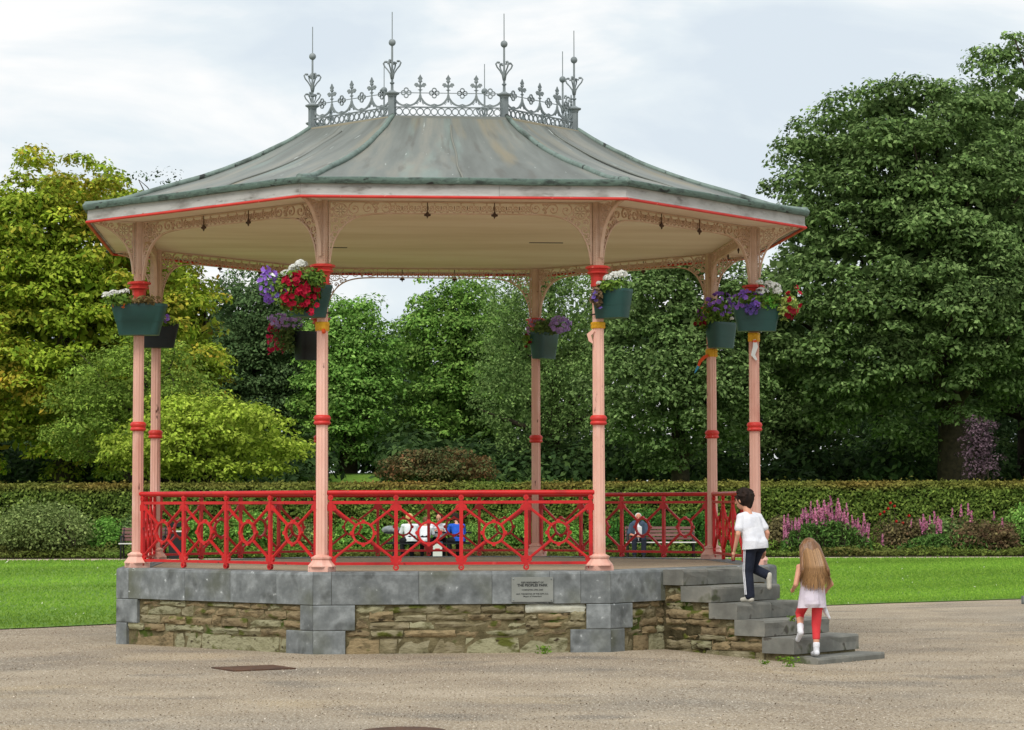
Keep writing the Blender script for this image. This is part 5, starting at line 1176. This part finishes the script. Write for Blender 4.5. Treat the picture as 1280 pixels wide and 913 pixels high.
# ---- seated people far behind
def seated(label, px, Y, rz, top, skin='skin', hair='hair_dark', shirt_m='white', leg_m='dark', lean=.1, face=V(0, 1, -.25), k=1.18, arms='table', hairk=1.0, vest=None, seat=.46):
    s = k / 1.18
    J = dict(head=V(0, lean * 1.5 + .03, seat + .70 * s), neck=V(0, lean * 1.1, seat + .54 * s), chest=V(0, lean * .8, seat + .40 * s), pelvis=V(0, 0, seat + .10), shL=V(-.19 * s, lean, seat + .47 * s), shR=V(.19 * s, lean, seat + .47 * s))
    for n_, sx in (('L', -1), ('R', 1)):
        if arms == 'table': J['el' + n_] = V(sx * .25 * s, lean + .08, seat + .24 * s); J['wr' + n_] = V(sx * .12 * s, lean + .30, seat + .32)
        else: J['el' + n_] = V(sx * .26 * s, lean + .02, seat + .22 * s); J['wr' + n_] = V(sx * .06 * s, lean + .24, seat + .16)
        J['hip' + n_] = V(sx * .09 * s, .02, seat + .08); J['kn' + n_] = V(sx * .14 * s, .46 * s, seat + .06); J['an' + n_] = V(sx * .13 * s, .42 * s, .08)
    root, rm, f, rt, u = person(label, (at_px(px, Y), Y, .03), rz, J, k * 1.12, {'skin': M[skin]}, hr=.108 * s, face=face, vox=.014)
    shirt(root, J, k * 1.12, M[shirt_m], hem=-.03, sleeve=.75); trousers(root, J, k * 1.12, M[leg_m], leg=.9)
    for n_ in 'LR': shoe(root, J['an' + n_], J['an' + n_] + V(0, .16, -.04), k, 'dark')
    hb = MB(); hd = J['head']; hb.ball(hd + u * .02 - f * .022, .115 * s * hairk, 14, 9, sc=(.88, .95, .95), rot=rm); hb.cap2(hd - f * .08 * s, hd - f * .07 * s - u * .07 * hairk, .06 * s, .05 * s * hairk)
    remesh_obj(hb, 'hair', M[hair], root, .012, 1)
    if vest:
        for sx in (-1, 1):
            mb = MB(); mb.cap2(J['neck'] + V(sx * .10, .0, -.04), J['pelvis'] + V(sx * .12, .02, .06), .115, .115); mb.cap2(J['sh' + ('L' if sx < 0 else 'R')], J['sh' + ('L' if sx < 0 else 'R')].lerp(J['el' + ('L' if sx < 0 else 'R')], .85), .082, .078); remesh_obj(mb, 'jacket_side', M[vest], root, .014, 2)
    return root
seated('old white-haired man in blue-grey jacket sitting on the bench, hands clasped', 797, 68.15, R(180), 640, skin='skin2', hair='hair_white', vest='greyblue', arms='lap', face=V(0, 1, -.2), leg_m='navy', lean=.08)
seated('blond picnicker in a white top seen from behind at the picnic table', 514, 66.85, R(18), 650, hair='hair_blond', shirt_m='white', lean=.14, face=V(-.5, .8, -.2), hairk=1.1)
seated('brown-haired person in a white top between the two picnickers at the front', 531, 66.9, R(-4), 655, hair='hair_brown', shirt_m='white', lean=.16, k=1.05)
seated('picnicker in a white shirt facing the camera across the picnic table', 549, 68.4, R(180), 650, hair='hair_dark', shirt_m='white', lean=.2, face=V(.1, 1, -.5))
seated('dark-haired picnicker in a bright blue T-shirt bending over the picnic table', 574, 66.85, R(22), 652, hair='hair_dark', shirt_m='blue', lean=.2, face=V(-.2, .8, -.6), hairk=1.12)

# bake the body modifiers into plain meshes
dg = bpy.context.evaluated_depsgraph_get()
new = [(o, bpy.data.meshes.new_from_object(o.evaluated_get(dg))) for o in BAKE]
for o, me in new:
    o.modifiers.clear(); me.name = o.name; o.data = me
    if 'cut' in o:
        import bmesh
        bm = bmesh.new(); bm.from_mesh(me); cz = o['cut']; bmesh.ops.bisect_plane(bm, geom=bm.verts[:] + bm.edges[:] + bm.faces[:], plane_co=(0, 0, cz), plane_no=(random.uniform(-.06, .06), .05, 1), clear_inner=True)
        bm.to_mesh(me); bm.free(); del o['cut']
    me.polygons.foreach_set('use_smooth', [True] * len(me.polygons))

if __name__ == '__main__':
    tot = 0; seen = set()
    for o in scene.objects:
        if o.type == 'MESH': tot += sum(len(p.vertices) - 2 for p in o.data.polygons) if len(o.data.polygons) < 5000 else 2 * len(o.data.polygons)
    print('TRIS', tot)
